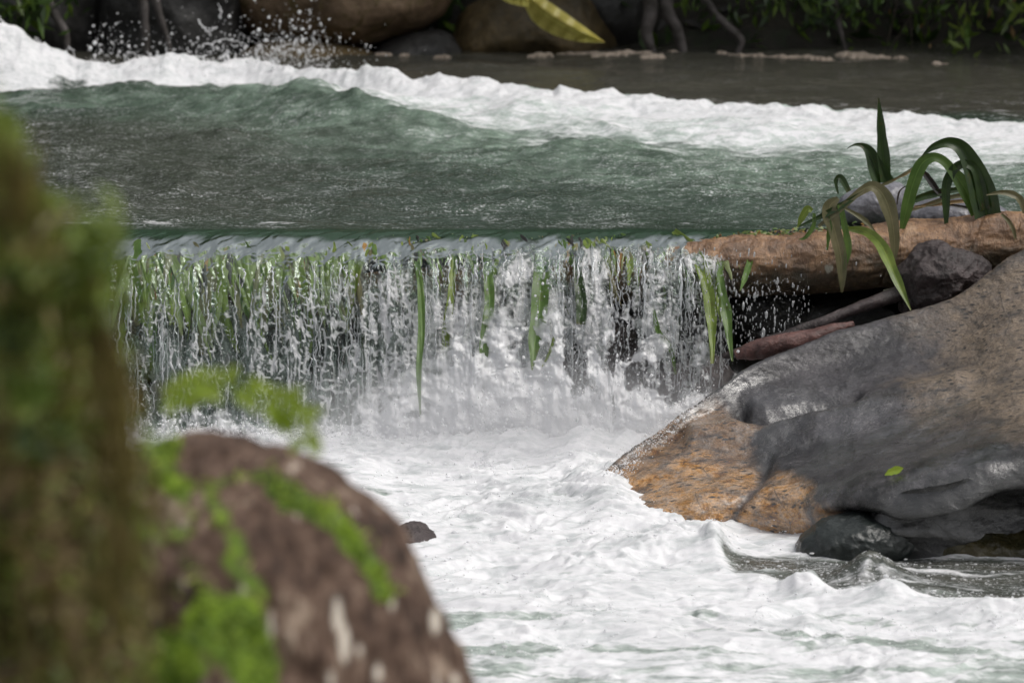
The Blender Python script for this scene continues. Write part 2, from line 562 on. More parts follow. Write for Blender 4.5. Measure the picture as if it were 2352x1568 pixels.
M_BARK = mat_bark()
M_LEAF = mat_leaf('reed_leaf_green', (0.07, 0.14, 0.028), (0.15, 0.25, 0.06))
M_LEAF_Y = mat_leaf('reed_leaf_yellow_green', (0.13, 0.20, 0.03), (0.26, 0.34, 0.07))
M_LEAF_D = mat_leaf('reed_leaf_dark', (0.018, 0.040, 0.010), (0.045, 0.085, 0.02), trans=0.2)
M_LEAF_K = mat_leaf('reed_leaf_khaki', (0.13, 0.13, 0.06), (0.24, 0.22, 0.12), trans=0.25)
M_LEAF_LIME = mat_leaf('leaf_lime', (0.32, 0.47, 0.04), (0.50, 0.65, 0.09), trans=0.45, patches=0.0)
M_DRY = mat_leaf('dry_leaf', (0.20, 0.12, 0.05), (0.36, 0.25, 0.12), trans=0.2, vein=False)
M_ORANGE = mat_leaf('orange_dead_leaf', (0.20, 0.09, 0.02), (0.42, 0.24, 0.06), trans=0.3, vein=False)
M_FG1 = mat_leaf('lighter_moss_leaf', (0.13, 0.20, 0.03), (0.28, 0.36, 0.07), trans=0.4, vein=False, patches=0.3)  # lighter, yellower leaf than the plain moss leaf
M_FG2 = mat_leaf('soft_moss_leaf', (0.09, 0.14, 0.025), (0.20, 0.25, 0.05), trans=0.4, vein=False, patches=0.4)
M_YELLOW = mat_leaf('big_yellow_leaf', (0.62, 0.55, 0.13), (0.78, 0.68, 0.20), trans=0.35, brown=(0.35, 0.14, 0.03), patches=0.5)
M_BLACKLEAF = mat_leaf('rotten_leaf', (0.015, 0.014, 0.014), (0.04, 0.035, 0.03), trans=0.05)
M_MOSSLEAF = mat_leaf('moss_leaf', (0.045, 0.085, 0.010), (0.14, 0.22, 0.025), trans=0.35, vein=False, patches=0.3)
M_MOSSLEAF2 = mat_leaf('olive_moss_leaf', (0.14, 0.115, 0.035), (0.26, 0.21, 0.07), trans=0.3, vein=False, patches=0.4)
M_ROOT = mat_plain('pale_root', (0.13, 0.115, 0.11), 0.7, (0.035, 0.03, 0.026), 9)
M_SCUM = mat_plain('beige_scum', (0.48, 0.40, 0.33), 0.8, (0.22, 0.18, 0.14), 30)
M_TWIG = mat_plain('thin_twig', (0.06, 0.045, 0.03), 0.7)


# ------------------------------------------------------------------ the ground: one sheet from the near bank, under the river, up the far valley side
def ground_z(x, y):
    prof_y = [-400, -60, -22, -9, 2, 5, 8.5, 10, 12, 16.25, 16.40, 17, 22, 23.4, 24.2, 24.8, 27, 33, 60, 160, 500]
    prof_z = [80, 22, 9.0, 1.6, 0.75, 0.15, -1.15, -1.5, -1.6, -1.5, -0.45, -0.6, -0.6, -0.3, 0.25, 1.6, 3.6, 6.0, 14, 45, 120]
    z = np.interp(y, prof_y, prof_z)
    z = z + fbm(x * 0.7, y * 0.7, 1.5, 4) * np.interp(y, [0, 8, 16, 23, 25, 60], [0.1, 0.1, 0.06, 0.1, 0.7, 3.0])
    z = z + fbm(x * 5, y * 5, 4.5, 3) * 0.05
    return z


gx = np.unique(np.concatenate([np.linspace(-400, -8, 30), np.linspace(-8, 8, 200), np.linspace(8, 400, 30)]))
gy = np.unique(np.concatenate([np.linspace(-400, 0, 25), np.linspace(0, 16, 90), np.linspace(16, 17, 30), np.linspace(17, 23, 40), np.linspace(23, 28, 90), np.linspace(28, 60, 40), np.linspace(60, 500, 20)]))
GX, GY = np.meshgrid(gx, gy)
o = grid('riverbed_ground', np.stack([GX, GY, ground_z(GX, GY)], -1), M_BED)
tag(o, kind='structure')


# ------------------------------------------------------------------ upper river
BRINK_Y = 16.28
# front and back of the foam band, from the photograph onto the water plane
fb_u = np.array([-400, 0, 250, 560, 700, 850, 1000, 1200, 1500, 1800, 2352, 2900])
fb_v = np.array([205, 208, 208, 203, 222, 238, 252, 268, 290, 305, 325, 345])
cr_u = np.array([-400, 0, 100, 180, 260, 380, 480, 580, 680, 820, 840, 900, 960, 1100, 1270, 1285, 1310, 1500, 1800, 2100, 2352, 2900])
cr_v = np.array([20, 50, 105, 145, 150, 128, 148, 142, 165, 162, 148, 156, 185, 190, 222, 208, 222, 238, 258, 266, 282, 300])
fx, fy = on_z(fb_u, fb_v, 0.02)
cx_, cy_ = on_z(cr_u, cr_v, 0.0)
# the crest stands this far behind the front edge, at this height
cF = np.interp(cx_ * 21.0 / cy_, fx, fy)
crest_y_at = fy + np.interp(fx, [-4, -1, 0, 3], [0.35, 0.40, 0.48, 0.58])
dxr, dyr, dzr = ray(cr_u, cr_v)
cyY = np.interp(cr_u, fb_u, crest_y_at)
cX = dxr / dyr * cyY
cZ = CAM_Z + dzr / dyr * cyY


def crest_shape(x, y):
    F = np.interp(x, fx, fy)
    C = np.interp(x, fx, crest_y_at)
    Hc = np.interp(x, cX, cZ)
    Hc = np.maximum(Hc, 0.0)
    t = (y - F) / (C - F)
    prof = np.where(t < 1, sst(-0.15, 1.0, t) ** 0.9, 1 - sst(1.0, 1.9, t))
    return F, C, Hc, t, prof


def river_h(x, y, fine=True):
    F, C, Hc, t, prof = crest_shape(x, y)
    near = sst(16.2, 16.9, y)
    still = 1 - 0.72 * sst(1.5, 2.2, t)
    wx = x + 0.35 * fbm(x * 0.8, y * 0.8, 9, 2)
    wy = y + 0.30 * fbm(x * 0.9, y * 0.9, 19, 2) + 0.12 * x
    h = 0.045 * fbm(wx * 1.0, wy * 1.8, 0.3, 3) * near
    h = h + 0.040 * ridge(wx * 2.0, wy * 3.6, 2.0, 3, 0.45) * near * sst(0.25, 0.0, np.abs(prof)) * still
    h = h + 0.010 * fbm(wx * 6, wy * 13, 0.7, 3) * (0.25 + 0.75 * near) * still
    # standing waves of milky green water in front of the foam
    for (u0, v0, wu, wv, a, sl) in ((700, 268, 230, 22, 0.10, 0.10), (860, 305, 200, 16, 0.10, 0.30), (1250, 285, 300, 22, 0.07, 0.05),
                                    (1350, 372, 180, 14, 0.05, 0.02), (560, 345, 160, 12, 0.05, 0.05), (1750, 320, 300, 20, 0.04, 0.0), (330, 235, 260, 12, 0.05, 0.0)):
        X0, Y0 = on_z(u0, v0, 0.0)
        s_ = 8820 / Y0
        Wx = wu / s_
        Wy = wv / 8820 * Y0 * Y0 / CAM_Z
        ddx = x - X0
        ddy = y - Y0 + sl * ddx * 1.6
        h = h + a * gauss(ddx, Wx) * gauss(ddy, Wy) * (1.5 + 0.9 * fbm(x * 4, y * 5, u0, 3))
    band = prof
    lump = ridge(x * 3.2 + 0.6 * fbm(x * 2, y * 2, 3, 2), y * 2.4, 5.0, 4, 0.55)
    h = h + band * (Hc * (0.88 + 0.12 * lump) + 0.025 * lump + 0.03 * fbm(x * 9, y * 7, 2.2, 4))
    if fine:
        h = h + (0.0022 * still * near + 0.006 * band) * ridge(wx * 15, wy * 22, 1.1, 3)
    return h


nx, ny = 1240, 600
yy = BRINK_Y + (24.6 - BRINK_Y) * np.linspace(0, 1, ny) ** 1.15
XX, YY = np.meshgrid(np.linspace(-5.2, 5.2, nx), yy)
ZZ = river_h(XX, YY)
F, C, Hc, t, prof = crest_shape(XX, YY)
P = np.stack([XX, YY, ZZ], -1)
U, V = to_px(P)
n_ = fbm(XX * 2.2, YY * 3.0, 8, 5)
n2_ = fbm(XX * 6, YY * 9, 18, 4)
wave_front = np.interp(XX, [-3, -1.2, 0, 1.0, 3], [0.10, 0.15, 0.20, 0.25, 0.3])
foam = sst(-0.75, 0.55, t + 1.1 * n_ + 0.35 * n2_) * (1 - sst(1.0, 1.25, t + 0.35 * n_))
foam = foam * (1.0 - 0.45 * sst(0.1, 0.5, fbm(XX * 3.5, YY * 8, 88, 4)) * sst(1.0, 0.3, t))
foam = np.maximum(foam, 0.66 * sst(-4.5, 0.1, t + 2.4 * n_ + 0.8 * n2_) * sst(1.4, 0.8, t) * sst(-2.0, -0.9, XX))    # streaky apron
Vn = V + 60 * n_ + 25 * n2_
# foam tongue behind the crest to the right and along the far bank
foam = np.maximum(foam, 0.36 * gauss(Vn - np.interp(U, [0, 1450, 2352], [150, 235, 265]), 20) * sst(900, 1500, U))
foam = np.maximum(foam, 0.50 * gauss(V - 514 + 8 * n2_, 5) * sst(-0.25, 0.3, n2_ + 0.5 * n_))                # line of bubbles behind the lip
mi_ = sst(-7.5, -0.8, t + 2.5 * n_) * sst(1.6, 1.0, t) * sst(150, 650, U)
milk = np.clip(mi_ * (0.75 + 1.1 * n2_ + 0.8 * fbm(XX * 1.5, YY * 4, 28, 3)), 0, 1)
milk = np.maximum(milk, 0.55 * gauss(Vn - 232, 25) * sst(900, 200, U))
milk = np.maximum(milk, 0.5 * region(U, Vn, [(1500, 330), (2400, 345), (2400, 440), (1500, 420)], 30))
brown = 0.5 * sst(1150, 300, U + 300 * n_) * sst(240, 300, V) * sst(540, 480, V) + sst(1.6, 2.2, t)
fleck = np.clip(0.35 + 0.9 * sst(0.0, 0.35, n_ + 0.35 * n2_) + 0.6 * region(U, V, [(1350, 350), (2400, 340), (2400, 480), (1700, 450), (1350, 410)], 40), 0, 1)
aer = sst(-2.8, 0.0, t + 1.3 * n_ + 0.3 * n2_) ** 1.3 * sst(1.5, 1.0, t) * sst(-1.9, -0.8, XX) * 0.9
fleck = fleck * sst(536, 520, V) * (0.25 + 0.75 * sst(1.9, 0.5, t))
o = grid('river_water', P, M_RIVER, attrs=dict(foam=np.clip(foam, 0, 1), milk=milk, brown=np.clip(brown, 0, 1), fleck=fleck, aer=aer, chop=np.clip(0.38 + 0.75 * sst(1.6, 1.0, t) * sst(16.3, 16.9, YY), 0, 1)))
tag(o, kind='structure')

# ------------------------------------------------------------------ the fall
pr_y = [BRINK_Y, 16.20, 16.12, 16.045, 15.975, 15.92, 15.87, 15.83, 15.79, 15.75]
pr_z = [0.0, -0.004, -0.018, -0.048, -0.100, -0.18, -0.30, -0.50, -0.70, -0.95]
_pp = cr(np.stack([pr_y, pr_z], -1), 400)
_ps = np.concatenate([[0], np.cumsum(np.hypot(*np.diff(_pp, axis=0).T))])


def fall_path(s):
    return np.interp(s, _ps, _pp[:, 0]), np.interp(s, _ps, _pp[:, 1])


def curtain(name, off, cov, seed, amp, res=0.0042, boil=False):
    xs = np.arange(-3.0, 1.75, res)
    ss = np.concatenate([np.arange(0, 0.32, 0.006), np.arange(0.32, _ps[-1], 0.0055)])
    X, S = np.meshgrid(xs, ss)
    yb, zb = fall_path(S)
    h0 = river_h(X, np.full_like(X, BRINK_Y))
    u_ = CX + FPX * X / 15.9
    grow = sst(0.10, 0.55, S)
    lean = 0.35 * sst(0.0, 0.4, S) * S * fbm(X * 3, S * 0, seed + 3, 2)
    wx = X + lean + 0.02 * fbm(X * 7, S * 5, seed, 3) * grow
    bigr = ridge(wx * 5.5, S * 0.7, seed, 2)
    mid = ridge(wx * 15, S * 1.8 + seed, seed + 4, 2, 0.5)
    kx = wx + 0.010 * fbm(wx * 25, S * 18, seed + 40, 2)
    ks = S + 0.03 * fbm(wx * 9, S * 5, seed + 41, 2)
    fine = ridge(kx * 46, ks * 17, seed + 8, 2, 0.6)
    crink = ridge(kx * 30, ks * 40, seed + 2, 3, 0.6) - 0.25
    if boil:
        crink = crink * 0.45
        fine = fine * 0.6
    d = amp * (bigr * 0.9 + mid * 0.6 + fine * 0.22 + crink * 0.30) * grow
    slide = (0.024 * fbm(X * 7 + S * 4 + 0.3 * pn(X * 6, S * 5, 3), S * 4, seed + 1, 3) + 0.005 * fbm(X * 21 + S * (9 + 9 * pn(X * 2, 0, 1)), S * 7, seed + 1, 3) + 0.002 * fbm(X * 24 + S * 18, S * 8, seed, 2)) * sst(0.0, 0.12, S)
    y = yb - d * 0.9 - off * grow
    z = zb + h0 * (1 - sst(0, 0.2, S)) + 0.014 * fbm(X * 1.7, 0 * S, 66, 3) * sst(0, 0.12, S) * sst(0.5, 0.2, S) + d * 0.3 + slide
    # where the sheet breaks from clear film into white water
    brk = np.interp(u_, [200, 450, 640, 820, 1000, 1150, 1330, 1420, 1650], [0.56, 0.50, 0.42, 0.35, 0.32, 0.28, 0.21, 0.17, 0.22])
    tng = np.interp(u_, [200, 700, 900, 1600], [1.0, 0.9, 0.45, 0.35])
    brk = brk + tng * (0.34 * fbm(X * 7, S * 0 + 2, 77, 2) + 0.12 * fbm(X * 22, S, 78, 2) + 0.03)
    wht = sst(-0.02, 0.08, S - brk)
    dens = np.interp(u_, [200, 500, 800, 1000, 1500, 1650, 1750], [0.02, 0.10, 0.30, 0.64, 0.70, 0.50, 0.2])
    rope = sst(0.0, 0.62, 0.6 * bigr + 0.7 * mid + 0.35 * fbm(wx * 3, S * 1.5, seed + 60, 2) + 0.35 * (dens - 0.5))
    vert = ridge(kx * 32, ks * 5, seed + 70, 2, 0.6)
    cr1 = ridge(kx * 22, ks * 25, seed + 71, 2, 0.6)
    lk = np.interp(u_, [200, 800, 1050, 1650], [0.27, 0.20, 0.05, 0.08])
    lines = np.maximum(sst(0.38 + lk, 0.72 + lk, vert), 0.9 * sst(0.40 + lk, 0.74 + lk, cr1))
    if off == 0:
        foam = wht * np.clip(rope * (0.02 + 0.50 * dens) + lines * (0.42 + 0.55 * rope), 0, 1)
    else:
        foam = wht * np.clip(np.interp(u_, [200, 700, 1000, 1500], [0.40, 0.38, 0.34, 0.26]) * (0.8 + 0.5 * fbm(X * 14, S * 3, 97, 3)) + 0.35 * lines * rope * dens, 0, 1)
    low = sst(0.50, 0.90, S + 0.26 * sst(850, 1050, u_) * sst(1620, 1350, u_) + 0.08 * fbm(X * 5, S * 5, 5, 2))
    foam = np.clip(foam + np.interp(u_, [200, 850, 1050, 1650], [0.12, 0.2, 0.5, 0.4]) * low * wht * (0.3 + 0.8 * lines), 0, 1)
    win = sst(-0.14, 0.10, fbm(wx * 8, S * 4, 120, 3) + 0.1 * mid) * sst(0.55, 0.38, S) * sst(880, 1000, u_)
    foam = foam * (1 - 0.85 * win)
    gap = fbm(wx * 5.5, S * 1.6, seed + 6, 4) + 0.22 * crink + 0.30 * pn(wx * 22, S * 6, seed) - 0.25 * (rope - 0.5)
    th = cov + np.interp(u_, [200, 900, 1200, 1500, 1640, 1720, 1800], [0.22, 0.12, 0.0, -0.08, -0.17, -0.4, -1.3])
    hole = sst(-0.02, 0.05, gap - th) * wht
    hole = np.maximum(hole, sst(1660, 1720, u_ + 30 * fine) * sst(0.13, 0.19, S))
    hole = np.maximum(hole, sst(1640, 1700, u_) * sst(0.13, 0.19, S))
    if boil:
        edge = np.interp(u_, [800, 960, 1120, 1280, 1450, 1600, 1700], [0.98, 0.74, 0.50, 0.54, 0.56, 0.62, 0.85]) + 0.22 * fbm(X * 5, S * 3, 90, 4) + 0.10 * fbm(X * 25, S * 25, 91, 3)
        m_ = sst(-0.02, 0.06, S - edge)
        foam = np.clip(0.45 + 0.50 * lines + 0.6 * sst(0, 0.25, S - edge) + 0.3 * fbm(X * 12, S * 12, 92, 3), 0, 1)
        hole = np.maximum(1 - m_, sst(0.06, 0.16, fbm(X * 11, S * 8, 93, 4) - np.interp(u_, [900, 1150, 1350, 1600], [0.16, 0.16, -0.06, -0.10]) - 0.3 * sst(0.1, 0.3, S - edge) + 0.12))
        y = y - 0.06 * fbm(X * 9, S * 9, 94, 3)
        z = z + 0.03 * fbm(X * 8, S * 8, 95, 3)
        y = y - 0.10 * sst(0.0, 0.42, S - edge)
    deep = (1 - sst(0.12, 0.185, S + 0.10 * fbm(X * 9 + S * 5, S * 5, 5, 4))) if off == 0 else 0 * S
    if off < 0:
        hole = np.maximum(hole, 1 - wht)
    o = grid(name, np.stack([X + lean * 0.6, y, z], -1), M_FALL, attrs=dict(foam=foam, hole=np.clip(hole, 0, 1), deep=deep))
    return o


wf = empty('waterfall', (0, 15.9, -0.8), None, None, kind='structure')
part(curtain('water_curtain', 0.0, 0.10, 3.1, 0.030), wf)
part(curtain('water_curtain', -0.05, 0.02, 21.7, 0.022), wf)
part(curtain('boiling_sheet', 0.09, 0.0, 33.3, 0.030, boil=True), wf)


def tubes(name, paths, radii, mat, sides=5, parent=None):
    """many thin tubes in one mesh; paths (k, n, 3), radii (k, n)"""
    paths = np.asarray(paths)
    k, n = paths.shape[:2]
    T = np.gradient(paths, axis=1)
    T /= np.linalg.norm(T, axis=-1, keepdims=True) + 1e-9
    ref = np.array([0.13, 1.0, 0.05])
    A = np.cross(T, ref)
    A /= np.linalg.norm(A, axis=-1, keepdims=True) + 1e-9
    B = np.cross(T, A)
    a = np.linspace(0, 2 * math.pi, sides, endpoint=False)
    P = paths[:, :, None] + radii[:, :, None, None] * (np.cos(a)[:, None] * A[:, :, None] + np.sin(a)[:, None] * B[:, :, None])
    f = grid_faces(n, sides, True)
    F = (f[None] + (np.arange(k) * n * sides)[:, None, None]).reshape(-1, 4)
    return tag(obj(name, P.reshape(-1, 3), F, mat, parent), kind='stuff' if k > 1 else None)


_ico = None


def drops(name, C, Rr, mat, stretch=None, parent=None):
    global _ico
    if _ico is None:
        import bmesh
        bm = bmesh.new()
        bmesh.ops.create_icosphere(bm, subdivisions=1, radius=1)
        bm.verts.ensure_lookup_table()
        _ico = (np.array([v.co[:] for v in bm.verts]), np.array([[v.index for v in f.verts] for f in bm.faces]))
        bm.free()
    v, f = _ico
    C = np.asarray(C)
    Rr = np.asarray(Rr)
    k = len(C)
    sc = np.ones((k, 3)) if stretch is None else stretch
    P = C[:, None] + v[None] * Rr[:, None, None] * sc[:, None]
    F = (f[None] + (np.arange(k) * len(v))[:, None, None]).reshape(-1, 3)
    return tag(obj(name, P.reshape(-1, 3), F, mat, parent), kind='stuff')


rs = np.random.RandomState(42)
# strands of water inside and in front of the curtain
K, NP = 800, 36
x0 = rs.uniform(-2.6, 0.92, K)
keep = rs.rand(K) < np.interp(CX + FPX * x0 / 15.9, [200, 700, 900, 1600, 1700], [0.75, 0.7, 1.0, 1.0, 0.5])
x0 = x0[keep]
K = len(x0)
s0 = rs.uniform(0.18, 0.75, K) + np.interp(CX + FPX * x0 / 15.9, [200, 700, 1300], [0.18, 0.10, 0.0])
ln = rs.uniform(0.05, 0.38, K)
tt = np.linspace(0, 1, NP)[None]
S_ = np.clip(s0[:, None] + ln[:, None] * tt, 0, _ps[-1] - 0.02)
yb, zb = fall_path(S_)
ph = rs.uniform(0, 90, K)[:, None]
amp_ = rs.uniform(0.004, 0.02, K)[:, None]
Xs = x0[:, None] + amp_ * pn(S_ * 22 + ph, ph, 0) + 0.5 * amp_ * pn(S_ * 60 + ph, ph, 5)
Ys = yb - rs.uniform(-0.01, 0.055, K)[:, None] - 0.5 * amp_ * pn(S_ * 25, ph, 9)
rad = rs.uniform(0.0012, 0.0040, K)[:, None] * (1 + 0.7 * pn(S_ * 70, ph, 3)) * np.sin(np.pi * np.clip(tt, 0.02, 0.98)) ** 0.5
part(tubes('water_strand', np.stack([Xs, Ys, zb], -1), np.maximum(rad, 0.0003), M_DROP), wf)

# loose drops around the fall
K = 8500
u0 = rs.choice([0, 1, 2], K, p=[0.32, 0.61, 0.07])
uu = np.where(u0 == 0, rs.uniform(280, 1650, K), np.where(u0 == 1, rs.normal(1380, 200, K), rs.uniform(1600, 1860, K)))
vv = np.where(u0 == 2, rs.uniform(640, 900, K), rs.uniform(600, 1080, K))
vv = np.where(u0 == 1, rs.uniform(570, 1060, K), vv)
ok = ~((uu > 1640) & (vv > 1010 - (uu - 1400) * 0.6))
uu, vv = uu[ok], vv[ok]
K = len(uu)
Yd = np.interp(vv, [560, 620, 800, 1080], [16.0, 15.92, 15.82, 15.65]) - rs.exponential(0.05, K)
C_ = at(uu, vv, Yd)
C_[:, 1] = Yd
part(drops('water_drop', C_, rs.lognormal(-6.4, 0.5, K), M_DROP, np.stack([np.ones(K), np.ones(K), rs.uniform(0.8, 1.5, K) * np.where(uu > 1600, 2.6, 1.6)], -1)), wf)

# ------------------------------------------------------------------ lower pool
PZ = -0.83


def pool_h(x, y):
    U0, V0 = to_px(np.stack([x, y, np.full_like(x, PZ)], -1))
    flow = x * 0.55 + y * 0.2
    wv = fbm(x * 1.1, y * 1.6, 30, 3) * 0.05
    wx, wy = x + 0.25 * fbm(x * 1.5, y * 1.5, 31, 2), y + 0.25 * fbm(x * 1.5, y * 1.5, 37, 2)
    bil = 1 - 2 * np.abs(fbm(wx * 2.6, wy * 4.0, 32, 4))
    bl2 = 1 - 2 * np.abs(fbm(wx * 6.5, wy * 12, 33, 4, 0.55))
    calm = region(U0 + 60 * fbm(x * 3, y * 3, 44, 3), V0 + 40 * fbm(x * 3, y * 6, 45, 3), [(1640, 1285), (1760, 1292), (2060, 1280), (2700, 1270), (2700, 1425), (2080, 1385), (1850, 1362), (1690, 1335)], 25)
    h = wv + (0.042 * bil + 0.010 * bl2) * (1 - 0.75 * calm) + 0.003 * ridge(wx * 26, wy * 30, 3, 3)
    # boil under the fall
    near = sst(15.1, 15.75, y)
    c = np.interp(U0, [200, 700, 850, 1000, 1150, 1350, 1480, 1600, 1700], [0.02, 0.02, 0.03, 0.05, 0.07, 0.07, 0.05, 0.04, 0.0])
    h = h + c * sst(15.15, 15.72, y) * (0.75 + 0.45 * bl2)
    h = h + sst(15.45, 15.70, y) * (0.03 * fbm(x * 5, y * 2, 61, 3) + 0.012 * fbm(x * 26, y * 9, 62, 3))
    # ridge of foam shoved against the big boulder
    d = poly_dist(U0, V0, [(1420, 1120), (1395, 1180), (1500, 1215), (1570, 1240), (1650, 1262)])
    d2 = poly_dist(U0, V0, [(1330, 1075), (1350, 1130), (1400, 1190)])
    h = h + 0.045 * gauss(d2, 55) * (0.6 + 0.5 * bl2)
    h = h + 0.030 * gauss(d, 35) * (0.6 + 0.5 * bl2)
    for (u0, v0, wu, wv_, a) in ((1640, 1290, 30, 14, 0.07), (2000, 1345, 70, 16, 0.085), (1850, 1372, 45, 12, 0.06), (2040, 1400, 60, 12, 0.05),
                                 (1260, 1180, 120, 26, 0.07), (1500, 1290, 150, 22, 0.05), (1330, 1330, 120, 20, 0.05), (820, 1120, 90, 40, 0.03), (2300, 1440, 120, 14, 0.05)):
        X0, Y0 = on_z(u0, v0, PZ)
        h = h + a * gauss(x - X0, wu * Y0 / 8820) * gauss(y - Y0, wv_ / 8820 * Y0 * Y0 / 3.33) * (0.8 + 0.4 * bl2)
    return h, calm, bil, bl2


nx, ny = 1120, 680
XX, YY = np.meshgrid(np.linspace(-4.2, 4.2, nx), np.linspace(10.4, 15.95, ny))
hh, calm, bil, bl2 = pool_h(XX, YY)
P = np.stack([XX, YY, PZ + hh], -1)
U, V = to_px(P)
Un, Vn = to_px(np.stack([XX, YY, np.full_like(XX, PZ)], -1))
n_ = fbm(XX * 1.6 + YY * 0.3, YY * 5.0, 50, 5)
n2_ = fbm(XX * 7, YY * 16, 51, 4)
foam = 0.86 + 0.18 * bil + 0.12 * bl2 - 0.35 * sst(0.1, 0.45, fbm(XX * 3 + 2, YY * 6, 71, 5))
foam = foam - 0.95 * calm * (0.72 + 1.1 * n_)
foam = foam - 0.62 * sst(0.0, 0.32, n_ + 0.3 * n2_) * sst(1290, 1450, Vn)
foam = foam - 0.45 * sst(1400, 1600, Vn + 90 * n_ + 0.05 * (Un - 1700)) - 0.25 * sst(1500, 1600, Vn) * sst(2000, 2350, Un + 300 * n_)
foam = foam - 0.45 * gauss(poly_dist(Un + 60 * n_, Vn, [(780, 1110), (900, 1170), (980, 1240)]), 30) * (0.6 + 1.5 * n2_)
milk = np.clip(0.85 * (1 - calm) + 0.1, 0, 1)
o = grid('pool_water', P, M_POOL, attrs=dict(foam=np.clip(foam, 0, 1), milk=milk, brown=calm * sst(-0.2, 0.3, n_), fleck=np.clip(0.3 + 0.9 * calm, 0, 1), chop=0 * milk + 1.0))
tag(o, kind='structure')

# churned water thrown up where the fall lands: flecks, beads and short filaments
K = 5200
uu = np.concatenate([rs.uniform(300, 1500, K // 2), rs.normal(1240, 190, K - K // 2)])
base_v = np.interp(uu, [200, 700, 900, 1100, 1300, 1500], [985, 990, 1000, 1010, 1040, 1060])
vv = base_v + 10 - rs.exponential(1, K) * np.interp(uu, [300, 900, 1200, 1500], [10, 18, 60, 55]) + rs.uniform(-10, 60, K)
ok = vv > 640
uu, vv = uu[ok], vv[ok]
K = len(uu)
Yd = 15.66 - 0.9 * np.clip((vv - 1010) / 160, 0, 1) - rs.uniform(0, 0.12, K)
C_ = at(uu, vv, Yd)
sp = empty('water_spray', (0, 15.6, PZ), None, None, kind='stuff')
part(drops('spray_drop', C_, rs.lognormal(-5.9, 0.45, K), M_SPRAY, np.stack([rs.uniform(0.8, 1.6, K), np.ones(K), rs.uniform(0.8, 1.8, K)], -1)), sp)

# flung beads and bubbles low over the pool
K = 12000
uu = rs.uniform(300, 2352, K)
vv = 985 + 560 * rs.rand(K) ** 1.5
X0, Y0 = on_z(uu, vv, PZ)
hh_ = pool_h(X0, Y0)[0]
c_ = rs.rand(K) < 0.25 + 0.75 * sst(0.0, 0.25, fbm(X0 * 2.5, Y0 * 2.5, 99, 3))
X0, Y0, hh_ = X0[c_], Y0[c_], hh_[c_]
K = len(X0)
part(drops('pool_bead', np.stack([X0, Y0, PZ + hh_ + rs.exponential(0.006, K)], -1), rs.lognormal(-6.35, 0.45, K), M_SPRAY, np.stack([rs.uniform(0.8, 2.6, K), np.ones(K), np.ones(K)], -1)), sp)
# fine mist where the fall lands
K = 1300
q_ = rs.rand(K)
uu = 1385 + 250 * q_ + rs.normal(-22, 13, K)
vv = 1120 - 225 * q_ + rs.normal(0, 16, K) + 10
Yd = 14.45 + 0.45 * q_ - rs.uniform(0.0, 0.1, K)
C_ = at(uu, vv, Yd)
part(drops('boulder_bead', C_, rs.lognormal(-6.7, 0.5, K), M_SPRAY, np.stack([rs.uniform(0.8, 1.8, K), np.ones(K), rs.uniform(0.8, 1.8, K)], -1)), sp)
mm = bpy.data.materials.new('mist')
mm.use_nodes = True
mt = mm.node_tree
mt.nodes.clear()
mo = mt.nodes.new('ShaderNodeOutputMaterial')
mv = mt.nodes.new('ShaderNodeVolumePrincipled')
mv.inputs['Color'].default_value = (0.95, 0.95, 0.97, 1)
mv.inputs['Density'].default_value = 1.1
mv.inputs['Anisotropy'].default_value = 0.2
tc = mt.nodes.new('ShaderNodeTexCoord')
ln_ = mt.nodes.new('ShaderNodeVectorMath')
ln_.operation = 'LENGTH'
mt.links.new(tc.outputs['Object'], ln_.inputs[0])
mr = mt.nodes.new('ShaderNodeMapRange')
mr.interpolation_type = 'SMOOTHSTEP'
mr.inputs['From Min'].default_value = 1.0
mr.inputs['From Max'].default_value = 0.15
mr.inputs['To Max'].default_value = 1.0
mt.links.new(ln_.outputs['Value'], mr.inputs['Value'])
nz_ = mt.nodes.new('ShaderNodeTexNoise')
nz_.inputs['Scale'].default_value = 3.5
nz_.inputs['Detail'].default_value = 2
mt.links.new(tc.outputs['Object'], nz_.inputs['Vector'])
mu = mt.nodes.new('ShaderNodeMath')
mu.operation = 'MULTIPLY'
mt.links.new(mr.outputs[0], mu.inputs[0])
mt.links.new(nz_.outputs['Fac'], mu.inputs[1])
mu2 = mt.nodes.new('ShaderNodeMath')
mu2.operation = 'MULTIPLY'
mu2.inputs[1].default_value = 4.2
mt.links.new(mu.outputs[0], mu2.inputs[0])
mt.links.new(mu2.outputs[0], mv.inputs['Density'])
mt.links.new(mv.outputs[0], mo.inputs['Volume'])
import bmesh
bm = bmesh.new()
bmesh.ops.create_uvsphere(bm, u_segments=40, v_segments=24, radius=1)
me = bpy.data.meshes.new('water_mist')
bm.to_mesh(me)
bm.free()
me.materials.append(mm)
mist = bpy.data.objects.new('water_mist', me)
COL.objects.link(mist)
mist.location = (0.05, 15.45, -0.74)
mist.scale = (1.45, 0.48, 0.42)
tag(mist, kind='stuff')
SC.cycles.volume_bounces = 1

